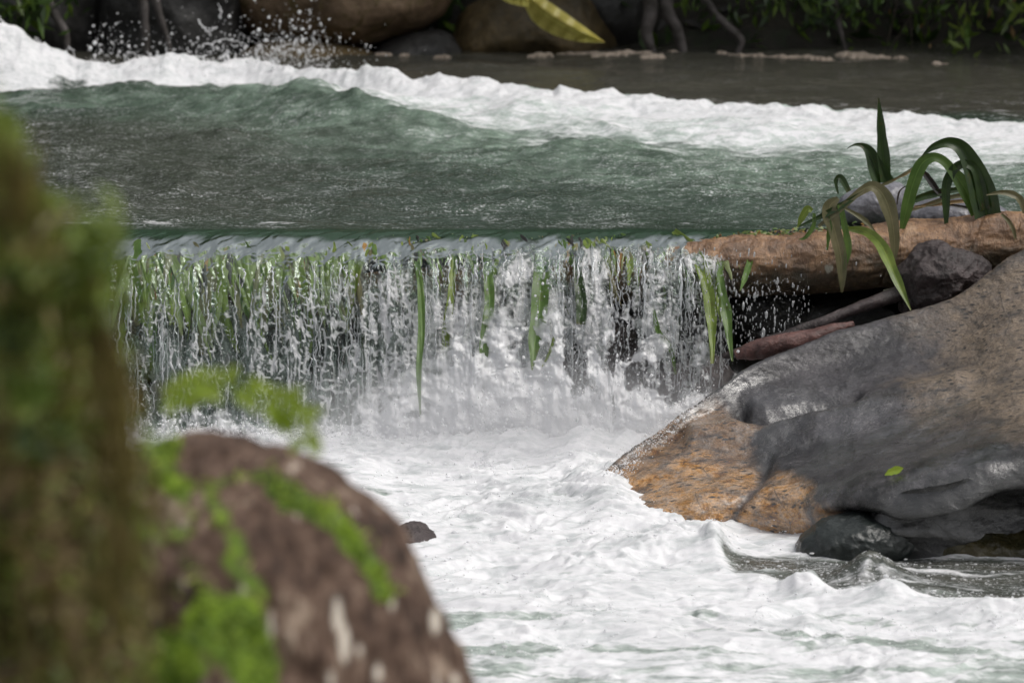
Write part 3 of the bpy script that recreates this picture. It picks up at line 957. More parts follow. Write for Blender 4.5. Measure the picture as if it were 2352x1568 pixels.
# splash behind the left foam crest
fil = []
frd = []
spec = [((455, 46), (470, 66), (480, 74), (500, 62)), ((470, 104), (510, 92), (540, 94), (560, 100)),
        ((503, 40), (508, 30), (505, 18), (500, 8)), ((595, 170), (625, 130), (640, 110), (670, 100)), ((705, 118), (720, 105), (718, 85), (725, 75)),
        ((385, 125), (405, 140), (425, 160), (440, 175)), ((280, 165), (290, 130), (300, 120), (335, 145)), ((350, 165), (362, 120), (358, 150), (370, 170)),
        ((520, 160), (525, 135), (520, 120), (510, 160)), ((585, 160), (590, 120), (600, 105), (610, 150)), ((430, 150), (450, 130), (480, 140), (500, 165)),
        ((560, 165), (575, 140), (580, 160), (600, 175)), ((640, 190), (630, 150), (650, 120), (690, 115)), ((300, 170), (318, 140), (330, 170), (320, 185)),
        ((0, 40), (10, 70), (20, 80), (30, 95)), ((60, 95), (70, 100), (85, 88), (95, 110)), ((150, 120), (160, 110), (170, 125), (180, 150))]
for q in spec:
    pts = cr(np.array([at(a, b, 21.75)for a, b in q]), 30)
    pts = pts + 0.02 * np.stack([pn(np.arange(30) * 0.35, q[0][0], 1), pn(np.arange(30) * 0.3, q[0][1], 2), pn(np.arange(30) * 0.35, q[0][0], 3)], -1)
    fil.append(pts)
    frd.append(np.maximum(0.002, rs.uniform(0.0025, 0.006) * (1 + 0.7 * pn(np.arange(30) * 0.45, q[0][1], 3)) * np.linspace(1.3, 0.5, 30)))
splash = empty('wave_splash', (-2.0, 21.75, 0.1), None, None, kind='stuff')
part(tubes('splash_strand', fil, np.array(frd), M_SPRAY, 6), splash)
K = 2800
uu = np.concatenate([rs.normal(560, 130, K // 2), rs.uniform(200, 760, K - K // 2)])
vv = 175 - np.abs(rs.normal(0, 55, K)) - 20 * np.sin(uu / 90)
C_ = at(uu, vv, 21.75 + rs.uniform(-0.3, 0.3, K))
part(drops('splash_drop', C_, rs.lognormal(-6.05, 0.55, K), M_SPRAY, np.stack([rs.uniform(0.7, 1.6, K), np.ones(K), rs.uniform(0.7, 1.8, K)], -1)), splash)


# ------------------------------------------------------------------ rocks
def outline_rock(name, pts, Y, T, mat, amp=0.03, freq=4.0, seed=0, n=150, m=180, attrs_fn=None, center=None, parent=None, flat=1.0, roll=0.0):
    """closed stone whose outline at distance Y is pts, T metres thick towards and away from the viewer"""
    pts = np.array(pts, float)
    c = pts.mean(0) if center is None else np.array(center, float)
    loop = cr(np.concatenate([pts[-2:], pts, pts[:3]]), (len(pts) + 4) * 60)[120:120 + len(pts) * 60]
    d = np.concatenate([[0], np.cumsum(np.hypot(*np.diff(loop, axis=0).T))])
    tq = np.linspace(0, d[-1], m + 1)[:-1]
    lp = np.stack([np.interp(tq, d, loop[:, i]) for i in (0, 1)], -1)
    a = np.linspace(0.0, math.pi, n)
    rr = np.sin(a) ** flat
    uv = c + (lp - c)[None] * rr[:, None, None]
    P = at(uv[..., 0], uv[..., 1], Y)
    s = 1.0 + roll * (uv[..., 1] - c[1]) / 400.0
    P[..., 1] -= T * np.cos(a)[:, None] * s
    N_ = P - at(c[0], c[1], Y)
    N_ /= np.linalg.norm(N_, axis=-1, keepdims=True) + 1e-9
    x, y, z = P[..., 0], P[..., 1], P[..., 2]
    k = amp * (fbm(x * freq, y * freq, z * freq + seed, 5) + 0.5 * ridge(x * freq * 1.3, y * freq, z * freq * 1.3 + seed, 3) - 0.2)
    P = P + N_ * k[..., None]
    at_ = attrs_fn(P) if attrs_fn else None
    return obj(name, P.reshape(-1, 3), grid_faces(n, m, True)[:, ::-1], mat, parent, at_)


# the big boulder on the right
cols = [1335, 1395, 1480, 1590, 1720, 1860, 2020, 2200, 2350, 2600, 3000]
vtop = [1185, 1098, 1016, 935, 845, 782, 735, 684, 578, 505, 480]
ytop = [14.50, 14.62, 14.75, 14.95, 15.15, 15.28, 15.38, 15.45, 15.50, 15.6, 15.7]
vbot = [1196, 1205, 1222, 1232, 1230, 1255, 1292, 1285, 1278, 1280, 1290]
rows = []
for c, vt, yt, vb in zip(cols, vtop, ytop, vbot):
    xb, ywl = on_z(c, vb, PZ)
    pts = []
    top = at(c, vt, yt)
    pts.append((top[0] * 1.03, yt + 0.75, -1.3))
    pts.append((top[0] * 1.02, yt + 0.50, (top[2] - 1.3) / 2))
    pts.append((top[0] * 1.01, yt + 0.22, top[2] - 0.10 - 0.01 * vt / 100))
    pts.append(tuple(top))
    hgt = vb - vt
    over = sst(1900, 2150, c)
    for f, g in ((0.15, 0.10), (0.35, 0.33), (0.55, 0.62), (0.74, 0.93), (0.87, 1.0)):
        ylin = yt + (ywl - yt) * g
        ylin = ylin - over * float(np.interp(f, [0, 0.15, 0.35, 0.55, 0.74, 0.87, 1], [0, 0.05, 0.18, 0.36, 0.34, 0.06, 0]))
        pts.append(tuple(at(c, vt + hgt * f, ylin)))
    w = at(c, vb, ywl + 0.02)
    pts.append(tuple(w))
    pts.append((w[0], w[1] + 0.05 - 0.02, PZ - 0.25))
    rows.append(pts)
Q = np.array(rows)                       # cols x rows x 3
A_ = cr(Q.transpose(1, 0, 2), 420)       # along rows
B_ = cr(A_.transpose(1, 0, 2), 620).transpose(1, 0, 2)
Nn = gnormals(B_)
if Nn[200, 300, 2] < 0:
    Nn = -Nn
U, V = to_px(B_)
x, y, z = B_[..., 0], B_[..., 1], B_[..., 2]
vis = sst(15.7, 15.2, y - 0.0 * z)
d = 0.036 * fbm(x * 1.8, y * 1.8, z * 1.8 + 4, 3)
d += 0.009 * ridge(x * 5 + z * 3, y * 4, z * 8 + 2, 4)
d += 0.0035 * fbm(x * 30, y * 30, z * 45, 4)
gr = poly_dist(U, V + 8 * fbm(x * 6, y * 6, 0, 2), [(1700, 950), (1720, 968), (1760, 972), (1850, 950), (1960, 925)])
d -= 0.095 * gauss(gr, 20)
rd = poly_dist(U, V, [(1600, 1010), (1700, 1003), (1800, 992), (1950, 955), (2080, 915), (2200, 890)])
d += 0.055 * gauss(rd, 30)
vein = poly_dist(U + 6 * fbm(x * 12, y * 12, z * 12, 2), V, [(1765, 1060), (1745, 1110), (1700, 1160), (1675, 1215)])
d -= 0.018 * gauss(vein, 14)
lip = poly_dist(U, V, [(1885, 1160), (1990, 1105), (2100, 1075), (2230, 1050), (2400, 1020)])
d += 0.02 * gauss(lip, 40)
hol = region(U, V + 0 * x, [(1900, 1180), (2040, 1140), (2180, 1110), (2400, 1080), (2500, 1230), (2100, 1215), (1930, 1205)], 22)
d -= 0.10 * hol
lob = poly_dist(U, V, [(1880, 1110), (1840, 1085), (1790, 1060)])
d += 0.012 * gauss(lob, 30)
B_ = B_ + Nn * d[..., None]
nz = fbm(x * 3, y * 3, z * 3, 4)
nz2 = fbm(x * 9, y * 9, z * 9, 4)
Uo, Vo = U + 90 * nz + 60 * nz2, V + 60 * nz + 50 * nz2
orange = region(Uo, Vo, [(1370, 1190), (1440, 1080), (1530, 1040), (1660, 1060), (1745, 1090), (1800, 1100), (1890, 1145), (1900, 1190), (1830, 1240), (1650, 1260), (1400, 1230)], 24)
orange = np.clip(orange * (1.0 + 1.1 * fbm(x * 14, y * 14, z * 14, 4) + 0.5 * nz), 0, 1)
orange = np.maximum(orange, 0.40 * region(Uo, Vo, [(1480, 1040), (1560, 960), (1660, 940), (1740, 1000), (1740, 1090), (1600, 1060)], 25))
orange = orange * (1 - 0.85 * gauss(vein, 12))
tan_ = region(Uo, Vo, [(2160, 700), (2300, 590), (2700, 500), (2700, 1020), (2330, 1030), (2230, 960), (2100, 960), (2060, 900), (2180, 830)], 45)
tan_ = np.maximum(tan_, 0.5 * region(Uo, Vo, [(2060, 730), (2200, 680), (2230, 760), (2100, 790)], 30))
tan_ = np.maximum(tan_, 0.5 * gauss(poly_dist(Uo, Vo, [(1410, 1100), (1500, 1015), (1620, 930)]), 26))
dark = np.clip(region(Uo, Vo, [(1895, 1185), (2000, 1130), (2130, 1090), (2260, 1065), (2500, 1030), (2700, 1300), (1890, 1300)], 18), 0, 1)  # shade under the overhang put into the colour, besides dark wet rock
dark = np.maximum(dark, 0.7 * gauss(gr, 13))  # groove shade deepened in the colour, along with wet rock
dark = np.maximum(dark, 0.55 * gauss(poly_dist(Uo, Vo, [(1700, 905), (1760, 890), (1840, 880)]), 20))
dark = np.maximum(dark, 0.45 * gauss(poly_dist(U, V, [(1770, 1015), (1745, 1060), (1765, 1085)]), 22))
wet = np.clip(1 - region(U, Vo, [(2000, 700), (2300, 560), (2700, 450), (2700, 1000), (2300, 960), (2050, 900), (1800, 880), (1700, 830), (1850, 760)], 60) * 0.8, 0, 1)
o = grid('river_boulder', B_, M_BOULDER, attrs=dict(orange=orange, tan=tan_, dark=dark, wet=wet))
tag(o, 'huge wet slate grey boulder with rusty orange lower left corner at the right', 'boulder')

o = outline_rock('foot_rock', [(1830, 1262), (1845, 1225), (1900, 1190), (1980, 1178), (2060, 1182), (2105, 1205), (2110, 1245), (2070, 1285), (1960, 1305), (1860, 1300)], 13.75, 0.16, M_DARKWET, 0.035, 5, 3)
tag(o, 'dark green wet rock at the foot of the big boulder, touching the foam', 'rock')
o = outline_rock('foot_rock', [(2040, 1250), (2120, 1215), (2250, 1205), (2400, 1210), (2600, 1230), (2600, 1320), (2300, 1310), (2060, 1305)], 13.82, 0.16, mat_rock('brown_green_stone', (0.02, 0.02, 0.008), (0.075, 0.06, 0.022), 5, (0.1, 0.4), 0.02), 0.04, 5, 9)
tag(o, 'low olive brown ledge of rock under the shaded overhang of the big boulder', 'rock')
o = outline_rock('wedged_stone', [(1925, 470), (1945, 445), (2000, 425), (2060, 420), (2085, 440), (2085, 480), (2060, 505), (2000, 520), (1940, 515), (1920, 495)], 16.42, 0.10, M_GREYSTONE, 0.012, 7, 5)
tag(o, 'smooth blue grey stone wedged behind the log among bent reeds', 'rock')
o = outline_rock('wedged_stone', [(2070, 500), (2090, 475), (2150, 455), (2240, 462), (2300, 475), (2310, 500), (2250, 520), (2100, 525)], 16.45, 0.12, M_GREYSTONE, 0.02, 6, 15)
tag(o, 'flat pale grey stone behind the log under the tall arching reed leaves', 'rock')
o = outline_rock('broken_stump', [(2060, 690), (2062, 620), (2095, 575), (2150, 556), (2200, 572), (2250, 590), (2275, 615), (2240, 660), (2200, 700), (2120, 725), (2070, 720)], 15.88, 0.14, M_DARKBROWN, 0.04, 7, 7)
tag(o, 'ragged dark brown stump between the log and the top of the big boulder', 'stump')
o = outline_rock('pool_rock', [(905, 1225), (930, 1205), (970, 1208), (1000, 1225), (1015, 1248), (985, 1262), (930, 1262), (900, 1250)], 13.95, 0.12, M_DARKBROWN, 0.03, 9, 8)
tag(o, 'small brown rock awash in white foam beside the near mossy boulder', 'rock')
for i, (pts, Y, lab) in enumerate([
    ([(1190, 1010), (1195, 960), (1230, 930), (1270, 950), (1300, 1010), (1280, 1060), (1220, 1060)], 15.95, 'small black rock behind the fall, lowest and nearest the white boil'),
    ([(1300, 1060), (1310, 960), (1370, 900), (1450, 880), (1520, 930), (1530, 1040), (1400, 1090)], 15.98, 'dark rock seen through gaps in the middle of the broken fall'),
    ([(1470, 990), (1490, 880), (1550, 830), (1640, 820), (1690, 870), (1660, 960), (1560, 1020)], 16.00, 'dark rock at the right end of the fall against the big boulder'),
    ([(1340, 860), (1350, 760), (1400, 730), (1460, 760), (1470, 850), (1400, 880)], 16.08, 'dark wet rock high in the fall, just under the log')]):
    o = outline_rock('fall_rock', pts, Y, 0.14, M_DARKBROWN, 0.03, 7, 20 + i, 90, 110)
    tag(o, lab, 'rock', 'dark rocks behind the waterfall')

# ------------------------------------------------------------------ the log and the driftwood
lc = np.array([(-650, 680, 800, 16.12), (100, 665, 785, 16.12), (700, 640, 752, 16.12), (1100, 608, 715, 16.12), (1400, 578, 692, 16.11), (1650, 550, 680, 16.10),
               (1900, 531, 672, 16.09), (2100, 507, 655, 16.08), (2300, 488, 632, 16.07), (2480, 478, 620, 16.06), (2900, 455, 600, 16.05)])
cen = at(lc[:, 0], (lc[:, 1] + lc[:, 2]) / 2, lc[:, 3])
rad = (lc[:, 2] - lc[:, 1]) / 2 * lc[:, 3] / 8820
cen_, rad_ = cr(cen, 1100), cr(rad[:, None], 1100)[:, 0]
a = np.linspace(0, 2 * math.pi, 150, endpoint=False)
P = cen_[:, None] + rad_[:, None, None] * np.stack([0 * a, -np.sin(a), np.cos(a)], -1)[None]
x = P[..., 0]
ax, az = np.cos(a)[None] + 0 * x, np.sin(a)[None] + 0 * x
k = 0.020 * fbm(x * 3, ax * 1.3, az * 1.3, 4) + 0.006 * ridge(x * 7, ax * 2.5, az * 2.5, 3) + 0.004 * ridge(x * 18, ax * 3, az * 3, 4)
for xr in (0.98, 1.13, 1.62, 1.95, 2.12, 0.86, 0.78):
    pt = sst(-0.25, 0.35, fbm(ax * 1.6, az * 1.6, xr * 9, 2))
    k = k - 0.008 * pt * gauss(x - xr - 0.05 * ax + 0.03 * az, 0.007) + 0.005 * pt * gauss(x - xr - 0.03 - 0.05 * ax, 0.02)
k = k + 0.004 * ridge(x * 34, ax * 9, az * 9, 3) * sst(1.25, 0.9, x)
P = P + np.stack([0 * a, -np.sin(a), np.cos(a)], -1)[None] * k[..., None]
U, V = to_px(P)
pale = 0 * x
for (u0, v0, r0) in ((2050, 662, 0), (2055, 678, 26), (2045, 676, 18), (2390, 610, 28), (2130, 668, 20)):
    pass
no = fbm(x * 20, ax * 3, az * 3, 3)
for (u0, v0, ru, rv) in ((2048, 676, 24, 12), (2150, 668, 30, 7), (1905, 618, 10, 8), (2392, 610, 26, 20)):
    pale = np.maximum(pale, sst(0.25, -0.1, np.hypot((U - u0) / ru, (V - v0) / rv) - 1 + 1.4 * no) * (az > 0))
rt = empty('fallen_log', tuple(cen_[550]), 'long brown fallen log with peeling bark that dams the river', 'log')
low = sst(0.45, -0.35, np.cos(a)[None] + 0.5 * no)  # shaded underside of the log put into its colour
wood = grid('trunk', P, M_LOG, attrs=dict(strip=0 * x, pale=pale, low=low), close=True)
part(wood, rt)
# bark flaps and lichen that stand proud of the log
rl = outline_rock('bark_lichen', [(2372, 600), (2390, 590), (2412, 600), (2415, 620), (2395, 632), (2375, 622)], 15.955, 0.012, mat_plain('pale_lichen', (0.42, 0.38, 0.33), 0.8), 0.01, 20, 3, 30, 50)
part(rl, rt)
for pts in ([(2028, 668), (2045, 662), (2068, 668), (2072, 680), (2055, 690), (2030, 685)],):
    part(outline_rock('bark_lichen', pts, 15.965, 0.01, mat_plain('grey_lichen', (0.30, 0.29, 0.22), 0.8), 0.008, 20, 6, 30, 50), rt)


def rod(name, pts, rads, mat, n=120, m=24, amp=0.01, freq=12):
    cc = cr(np.array(pts), n)
    rr = cr(np.array(rads)[:, None], n)[:, 0]
    a = np.linspace(0, 2 * math.pi, m, endpoint=False)
    T = np.gradient(cc, axis=0)
    T /= np.linalg.norm(T, axis=1, keepdims=True)
    A = np.cross(T, (0, 0.3, 1.0))
    A /= np.linalg.norm(A, axis=1, keepdims=True) + 1e-9
    Bv = np.cross(T, A)
    D = np.cos(a)[None, :, None] * A[:, None] + np.sin(a)[None, :, None] * Bv[:, None]
    P = cc[:, None] + D * rr[:, None, None]
    k = 1 + (amp / np.maximum(rr, 1e-4))[:, None] * fbm(P[..., 0] * freq, P[..., 1] * freq, P[..., 2] * freq, 4)
    P = cc[:, None] + D * (rr[:, None] * k)[..., None]
    P = np.concatenate([np.repeat(P[:1].mean(1, keepdims=True), m, 1), P, np.repeat(P[-1:].mean(1, keepdims=True), m, 1)])
    return obj(name, P.reshape(-1, 3), grid_faces(n + 2, m, True)[:, ::-1], mat)


o = rod('drift_branch', [at(1660, 818, 15.75), at(1760, 790, 15.72), at(1880, 742, 15.74), at(1990, 700, 15.8), at(2070, 672, 15.85), at(2140, 640, 15.9)], [0.012, 0.028, 0.022, 0.026, 0.035, 0.05], M_DARKBROWN, amp=0.008)
tag(o, 'thin dark drift branch slanting down from the stump to the foot of the fall', 'branch')
o = rod('split_wood', [at(1690, 815, 15.62), at(1750, 800, 15.6), at(1830, 782, 15.6), at(1900, 762, 15.62), at(1960, 745, 15.66)], [0.02, 0.042, 0.038, 0.026, 0.012], M_REDWOOD, amp=0.014)
tag(o, 'splintered reddish brown piece of wood lying along the top edge of the big boulder', 'driftwood')
# debris heap filling the hollow beneath the log
for i, (u0, v0, w, h, Y) in enumerate([(1760, 720, 90, 60, 16.25), (1950, 745, 120, 50, 16.2), (1600, 760, 90, 90, 16.25)]):
    o = outline_rock('cavity_rock', [(u0 - w, v0), (u0 - w * 0.6, v0 - h), (u0 + w * 0.5, v0 - h * 0.9), (u0 + w, v0), (u0 + w * 0.7, v0 + h), (u0 - w * 0.5, v0 + h)], Y, 0.12, M_BANKROCK, 0.03, 6, 40 + i, 70, 90)
    tag(o, ['black rock in the hollow under the log beside the last drips', 'black rock in the hollow under the log behind the drift branch', 'black rock under the log at the right end of the fall'][i], 'rock')


# ------------------------------------------------------------------ leaf blades
def blade(name, pts, widths, mat, n=60, fold=0.25, twist=0.0, parent=None, cross=7, ripple=0.0):
    """ribbon leaf through world points; widths in metres; folded along its midrib"""
    cc = cr(np.array(pts), n)
    ww = np.maximum(cr(np.array(widths)[:, None], n)[:, 0], 0.0004)
    ww = np.maximum(ww * (1 + 0.22 * pn(np.linspace(0, 7, n), cc[0, 0] * 31, 0.5)), 0.0004)
    T = np.gradient(cc, axis=0)
    T /= np.linalg.norm(T, axis=1, keepdims=True) + 1e-9
    view = np.array([0, -1.0, 0.18])
    side = np.cross(T, view)
    side /= np.linalg.norm(side, axis=1, keepdims=True) + 1e-9
    nor = np.cross(side, T)
    tw = (np.linspace(0, 1, n) * twist)[:, None]
    s2 = side * np.cos(tw) + nor * np.sin(tw)
    n2 = nor * np.cos(tw) - side * np.sin(tw)
    c = np.linspace(-1, 1, cross)
    P = cc[:, None] + s2[:, None] * (c[None, :] * ww[:, None] / 2)[..., None] + n2[:, None] * ((fold * (np.abs(c) - 0.5))[None, :] * ww[:, None])[..., None]
    if ripple:
        P = P + n2[:, None] * (ripple * pn(np.linspace(0, 9, n)[:, None] + c * 2, c[None] * 1.5, cc[0, 0] * 9))[..., None]
    along = np.repeat(np.linspace(0, 1, n)[:, None], cross, 1)
    across = np.repeat(c[None], n, 0)
    o = obj(name, P.reshape(-1, 3), grid_faces(n, cross), mat, None, dict(along=along, across=across))
    if parent is not None:
        part(o, parent)
    return o


def bl(pts, Y, wpx, **k):
    """control (u,v[,dY]) at distance Y, widths in photograph pixels"""
    P = [at(p[0], p[1], Y + (p[2] if len(p) > 2 else 0)) for p in pts]
    return P, [w * Y / 8820 for w in wpx]


fallY = lambda v: float(np.interp(v, [540, 560, 600, 660, 760, 880, 1000], [16.15, 16.07, 15.97, 15.91, 15.86, 15.82, 15.79]))
GB = 'reed leaves hanging in the waterfall'
hang = [
    ([(958, 600), (966, 660), (968, 760), (962, 850), (966, 960)], [10, 15, 17, 12, 3], M_LEAF, 0.045, 'narrow mid green leaf hanging straight down near the middle of the fall'),
    ([(1118, 570), (1122, 640), (1124, 700), (1112, 800), (1110, 940)], [16, 22, 24, 20, 4], M_LEAF, 0.05, 'long pale green leaf hanging left of the widest one, kinked half way down'),
    ([(1246, 560), (1242, 640), (1238, 720), (1228, 790), (1222, 850)], [24, 36, 38, 28, 3], M_LEAF, 0.06, 'widest bright green pointed leaf hanging in the centre of the fall'),
    ([(1322, 590), (1330, 650), (1336, 700), (1334, 745)], [14, 24, 26, 20], M_LEAF_D, 0.045, 'dark green blunt leaf hanging just right of the widest one'),
    ([(1548, 530), (1590, 570), (1620, 640), (1634, 730), (1636, 835)], [14, 24, 26, 24, 8], M_LEAF_Y, 0.06, 'yellow green leaf sweeping over the log where the fall ends'),
    ([(1650, 575), (1656, 650), (1668, 720), (1682, 830)], [10, 18, 24, 4], M_LEAF, 0.06, 'clean green leaf hanging rightmost below the log, pointed tip over wet rock'),
    ([(1665, 560), (1654, 610), (1650, 680), (1655, 740)], [14, 16, 12, 3], M_LEAF_Y, 0.05, 'short pale green leaf draped over the log beside the rightmost hanging leaf'),
    ([(1040, 590), (1036, 680), (1024, 780), (1030, 930)], [14, 18, 18, 8], M_LEAF_Y, 0.012, 'faint olive leaf behind the water left of the kinked pale leaf'),
    ([(336, 560), (348, 640), (352, 720), (348, 850)], [18, 26, 26, 8], M_LEAF, 0.03, 'leftmost long green leaf in the fall next to the mossy trunk'),
    ([(475, 560), (488, 620), (492, 690), (488, 740)], [22, 30, 26, 6], M_LEAF_Y, 0.03, 'broad yellow green leaf in the clear water left of the forked leaf'),
    ([(552, 556), (580, 610), (590, 680), (572, 755)], [20, 38, 40, 8], M_LEAF, 0.03, 'broad light green forked leaf slanting in the left part of the fall'),
    ([(560, 560), (545, 620), (560, 700), (575, 730)], [10, 20, 18, 6], M_LEAF_Y, 0.02, 'narrow light green leaf tangled behind the forked leaf'),
    ([(790, 560), (812, 600), (808, 660), (792, 765)], [24, 30, 24, 6], M_LEAF_Y, 0.03, 'bright yellow green leaf left of the dark gap at the fall centre'),
    ([(856, 690), (846, 760), (838, 800), (862, 940)], [8, 16, 16, 14], M_LEAF_D, 0.02, 'thin dark leaf streak left of the narrow mid green leaf'),
    ([(1438, 560), (1446, 600), (1444, 655)], [12, 16, 5], M_LEAF_Y, 0.05, 'short yellowish leaf in the white break at the top of the fall'),
    ([(1722, 575), (1722, 600), (1710, 640), (1700, 668)], [4, 14, 12, 2], M_LEAF, 0.12, 'small green leaf lying down the face of the bare log'),
    ([(1500, 700), (1512, 760), (1540, 800), (1552, 860)], [6, 12, 12, 5], M_LEAF, 0.03, 'small green leaf low in the fall above the dark rocks'),
    ([(1275, 770), (1262, 810), (1245, 842)], [8, 7, 2], M_LEAF_Y, 0.05, 'tiny yellow green sliver crossing beside the tip of the widest leaf'),
]
for i, (q, w, m, dy, lab) in enumerate(hang):
    P = [at(a, b, fallY(b) - ((dy + 0.03) * float(sst(585, 690, b)) - 0.012 + 0.11 * float(sst(700, 860, b)) * (dy > 0.04) if q[0][0] > 900 else -0.025)) for a, b in q]
    tag(blade('reed_leaf', P, [x * 15.9 / 8820 for x in w], m, fold=0.2, ripple=0.006), lab, 'leaf', GB)

# leafy mat caught on the lip: too many scraps to count
lv, lf, la, lac, lmi = [], [], [], [], []
M_LEAF_P = mat_leaf('pale_leaf', (0.27, 0.33, 0.13), (0.38, 0.43, 0.21), trans=0.3, patches=0.4)
mats_l = [M_LEAF, M_LEAF_Y, M_LEAF_P, M_LEAF_K, M_BLACKLEAF, M_ORANGE]
base = 0
for i in range(1500):
    u0 = random.uniform(-300, 1700) if i < 900 else (random.uniform(180, 800) if i < 1150 else random.triangular(700, 1720, 1600))
    left = u0 < 760
    s_a = random.uniform(0.12, 0.25)
    L = random.uniform(0.04, 0.12) * (2.3 if left else 1.0)
    if random.random() < (0.3 if left else 0.12):
        L += random.uniform(0.08, 0.3)
    w = random.uniform(0.006, 0.024) * (random.choice([1.2, 1.8, 2.8]) if left else 1.1)
    sl = random.uniform(-0.25, 0.45)
    n = 9
    s_ = s_a + L * np.linspace(0, 1, n)
    top_ = i >= 1150
    if top_:
        s_ = s_ - 0.09 * random.random()
        L *= 0.8
    yb, zb = fall_path(s_)
    under = random.uniform(0.004, 0.02) if not top_ and random.random() < 0.95 else random.uniform(-0.014, 0.004)
    xc = (u0 - CX) / 8820 * 16 + sl * (s_ - s_a) + 0.008 * pn(s_ * 20, i * 3.3, 0)
    yb = yb + under * 0.9
    zb = zb - under * 0.35 - 0.008
    T = np.stack([np.gradient(xc), np.gradient(yb), np.gradient(zb)], -1)
    T /= np.linalg.norm(T, axis=1, keepdims=True)
    side = np.cross(T, np.array([random.uniform(-0.5, 0.5), -1, 0.5]))
    side /= np.linalg.norm(side, axis=1, keepdims=True)
    ww = w * np.sin(np.pi * np.clip(np.linspace(0.08, 1, n), 0, 0.97)) ** 0.6
    cc = np.stack([xc, yb, zb], -1)
    Pm = np.stack([cc - side * ww[:, None] / 2, cc + np.array([0, -0.002, 0.002]), cc + side * ww[:, None] / 2], 1)
    lv.append(Pm.reshape(-1, 3))
    f = grid_faces(n, 3) + base
    base += n * 3
    lf.append(f)
    la.append(np.repeat(np.linspace(0, 1, n)[:, None], 3, 1).ravel())
    lac.append(np.tile([-1, 0, 1], n))
    wts = [1.5, 3.5, 6, 2, 0.9, 0.4] if left else [3.5, 3, 1.5, 1, 2.4, 0.9]
    lmi.append(np.full(len(f), random.choices(range(6), wts)[0]))
o = obj('leaf_litter', np.concatenate(lv), np.concatenate(lf), mats_l, None, dict(along=np.concatenate(la), across=np.concatenate(lac)), mi=np.concatenate(lmi))
tag(o, 'tangled green and brown leaves caught under the clear water along the lip', 'leaves', kind='stuff')
# flotsam crumbs on top of the log right of the fall
lv, lf, lmi, la, lac = [], [], [], [], []
base = 0
for i in range(260):
    u0 = random.gauss(1760, 110)
    if not 1500 < u0 < 2010:
        continue
    vt = np.interp(u0, [1500, 1650, 1900, 2100], [566, 550, 531, 507]) + random.gauss(0, 5) - 3
    c0 = at(u0, vt, 16.12 + random.uniform(-0.03, 0.06))
    n = 5
    d = np.array([random.uniform(-1, 1), random.uniform(-0.4, 0.4), random.uniform(-0.5, 0.35)])
    d /= np.linalg.norm(d)
    L, w = random.uniform(0.01, 0.045), random.uniform(0.004, 0.013)
    s_ = np.linspace(-0.5, 0.5, n)
    side = np.cross(d, (random.uniform(-.4, .4), -1, 0.6))
    side /= np.linalg.norm(side)
    cc = c0 + d * (s_ * L)[:, None] + np.array([0, 0, 1]) * (-(s_ ** 2) * L * random.uniform(-0.3, 1.2))[:, None]
    ww = w * np.cos(s_ * 2.9)
    Pm = np.stack([cc - side * ww[:, None] / 2, cc, cc + side * ww[:, None] / 2], 1)
    lv.append(Pm.reshape(-1, 3))
    f = grid_faces(n, 3) + base
    base += n * 3
    lf.append(f)
    la.append(np.repeat(np.linspace(0, 1, n)[:, None], 3, 1).ravel())
    lac.append(np.tile([-1, 0, 1], n))
    lmi.append(np.full(len(f), random.choices(range(6), [3, 2.5, 3, 2, 4, 1.6])[0]))
o = obj('leaf_debris', np.concatenate(lv), np.concatenate(lf), mats_l, None, dict(along=np.concatenate(la), across=np.concatenate(lac)), mi=np.concatenate(lmi))
tag(o, 'crumbs of dead leaf and twig piled on the log where it leaves the water', 'leaves', kind='stuff')


def plant(name, foot, label, cat, blades, Y, group=None):
    rt = empty(name, tuple(at(*foot, Y)), label, cat, group)
    for q, w, m, k in blades:
        P, W = bl(q, Y, w)
        blade('leaf_blade', P, W, m, parent=rt, **k)
    return rt


plant('reed_shoot', (2035, 425), 'upright dark reed shoot of two stiff blades standing behind the blue grey stone', 'reed', [
    ([(2035, 425), (2030, 370), (2024, 300), (2018, 225)], [22, 28, 22, 2], M_LEAF_D, dict(fold=0.25)),
    ([(2032, 425), (2012, 385), (1998, 350), (1982, 335), (1962, 333), (1945, 342)], [46, 38, 24, 14, 5, 1], M_LEAF_D, dict(fold=0.3)),
    ([(1985, 338), (1995, 360), (2008, 385)], [1, 4, 2], M_LEAF_D, {})], 16.6)
plant('arching_reed', (2260, 495), 'tall broad reed leaves arching over in hoops above the right end of the log', 'reed', [
    ([(2268, 495), (2252, 430), (2228, 370), (2205, 338), (2175, 328), (2140, 340), (2115, 362)], [64, 58, 44, 34, 24, 14, 3], M_LEAF_D, dict(fold=0.3)),
    ([(2245, 490), (2215, 430), (2190, 395), (2165, 368), (2140, 362), (2115, 380), (2095, 430), (2080, 490), (2068, 545)], [34, 32, 26, 22, 24, 28, 26, 22, 5], M_LEAF, dict(fold=0.2)),
    ([(2262, 480), (2250, 420), (2238, 388), (2215, 376), (2190, 390), (2174, 425), (2173, 480), (2174, 545)], [26, 22, 18, 18, 22, 20, 16, 3], M_LEAF_D, dict(fold=0.2)),
    ], 16.02)
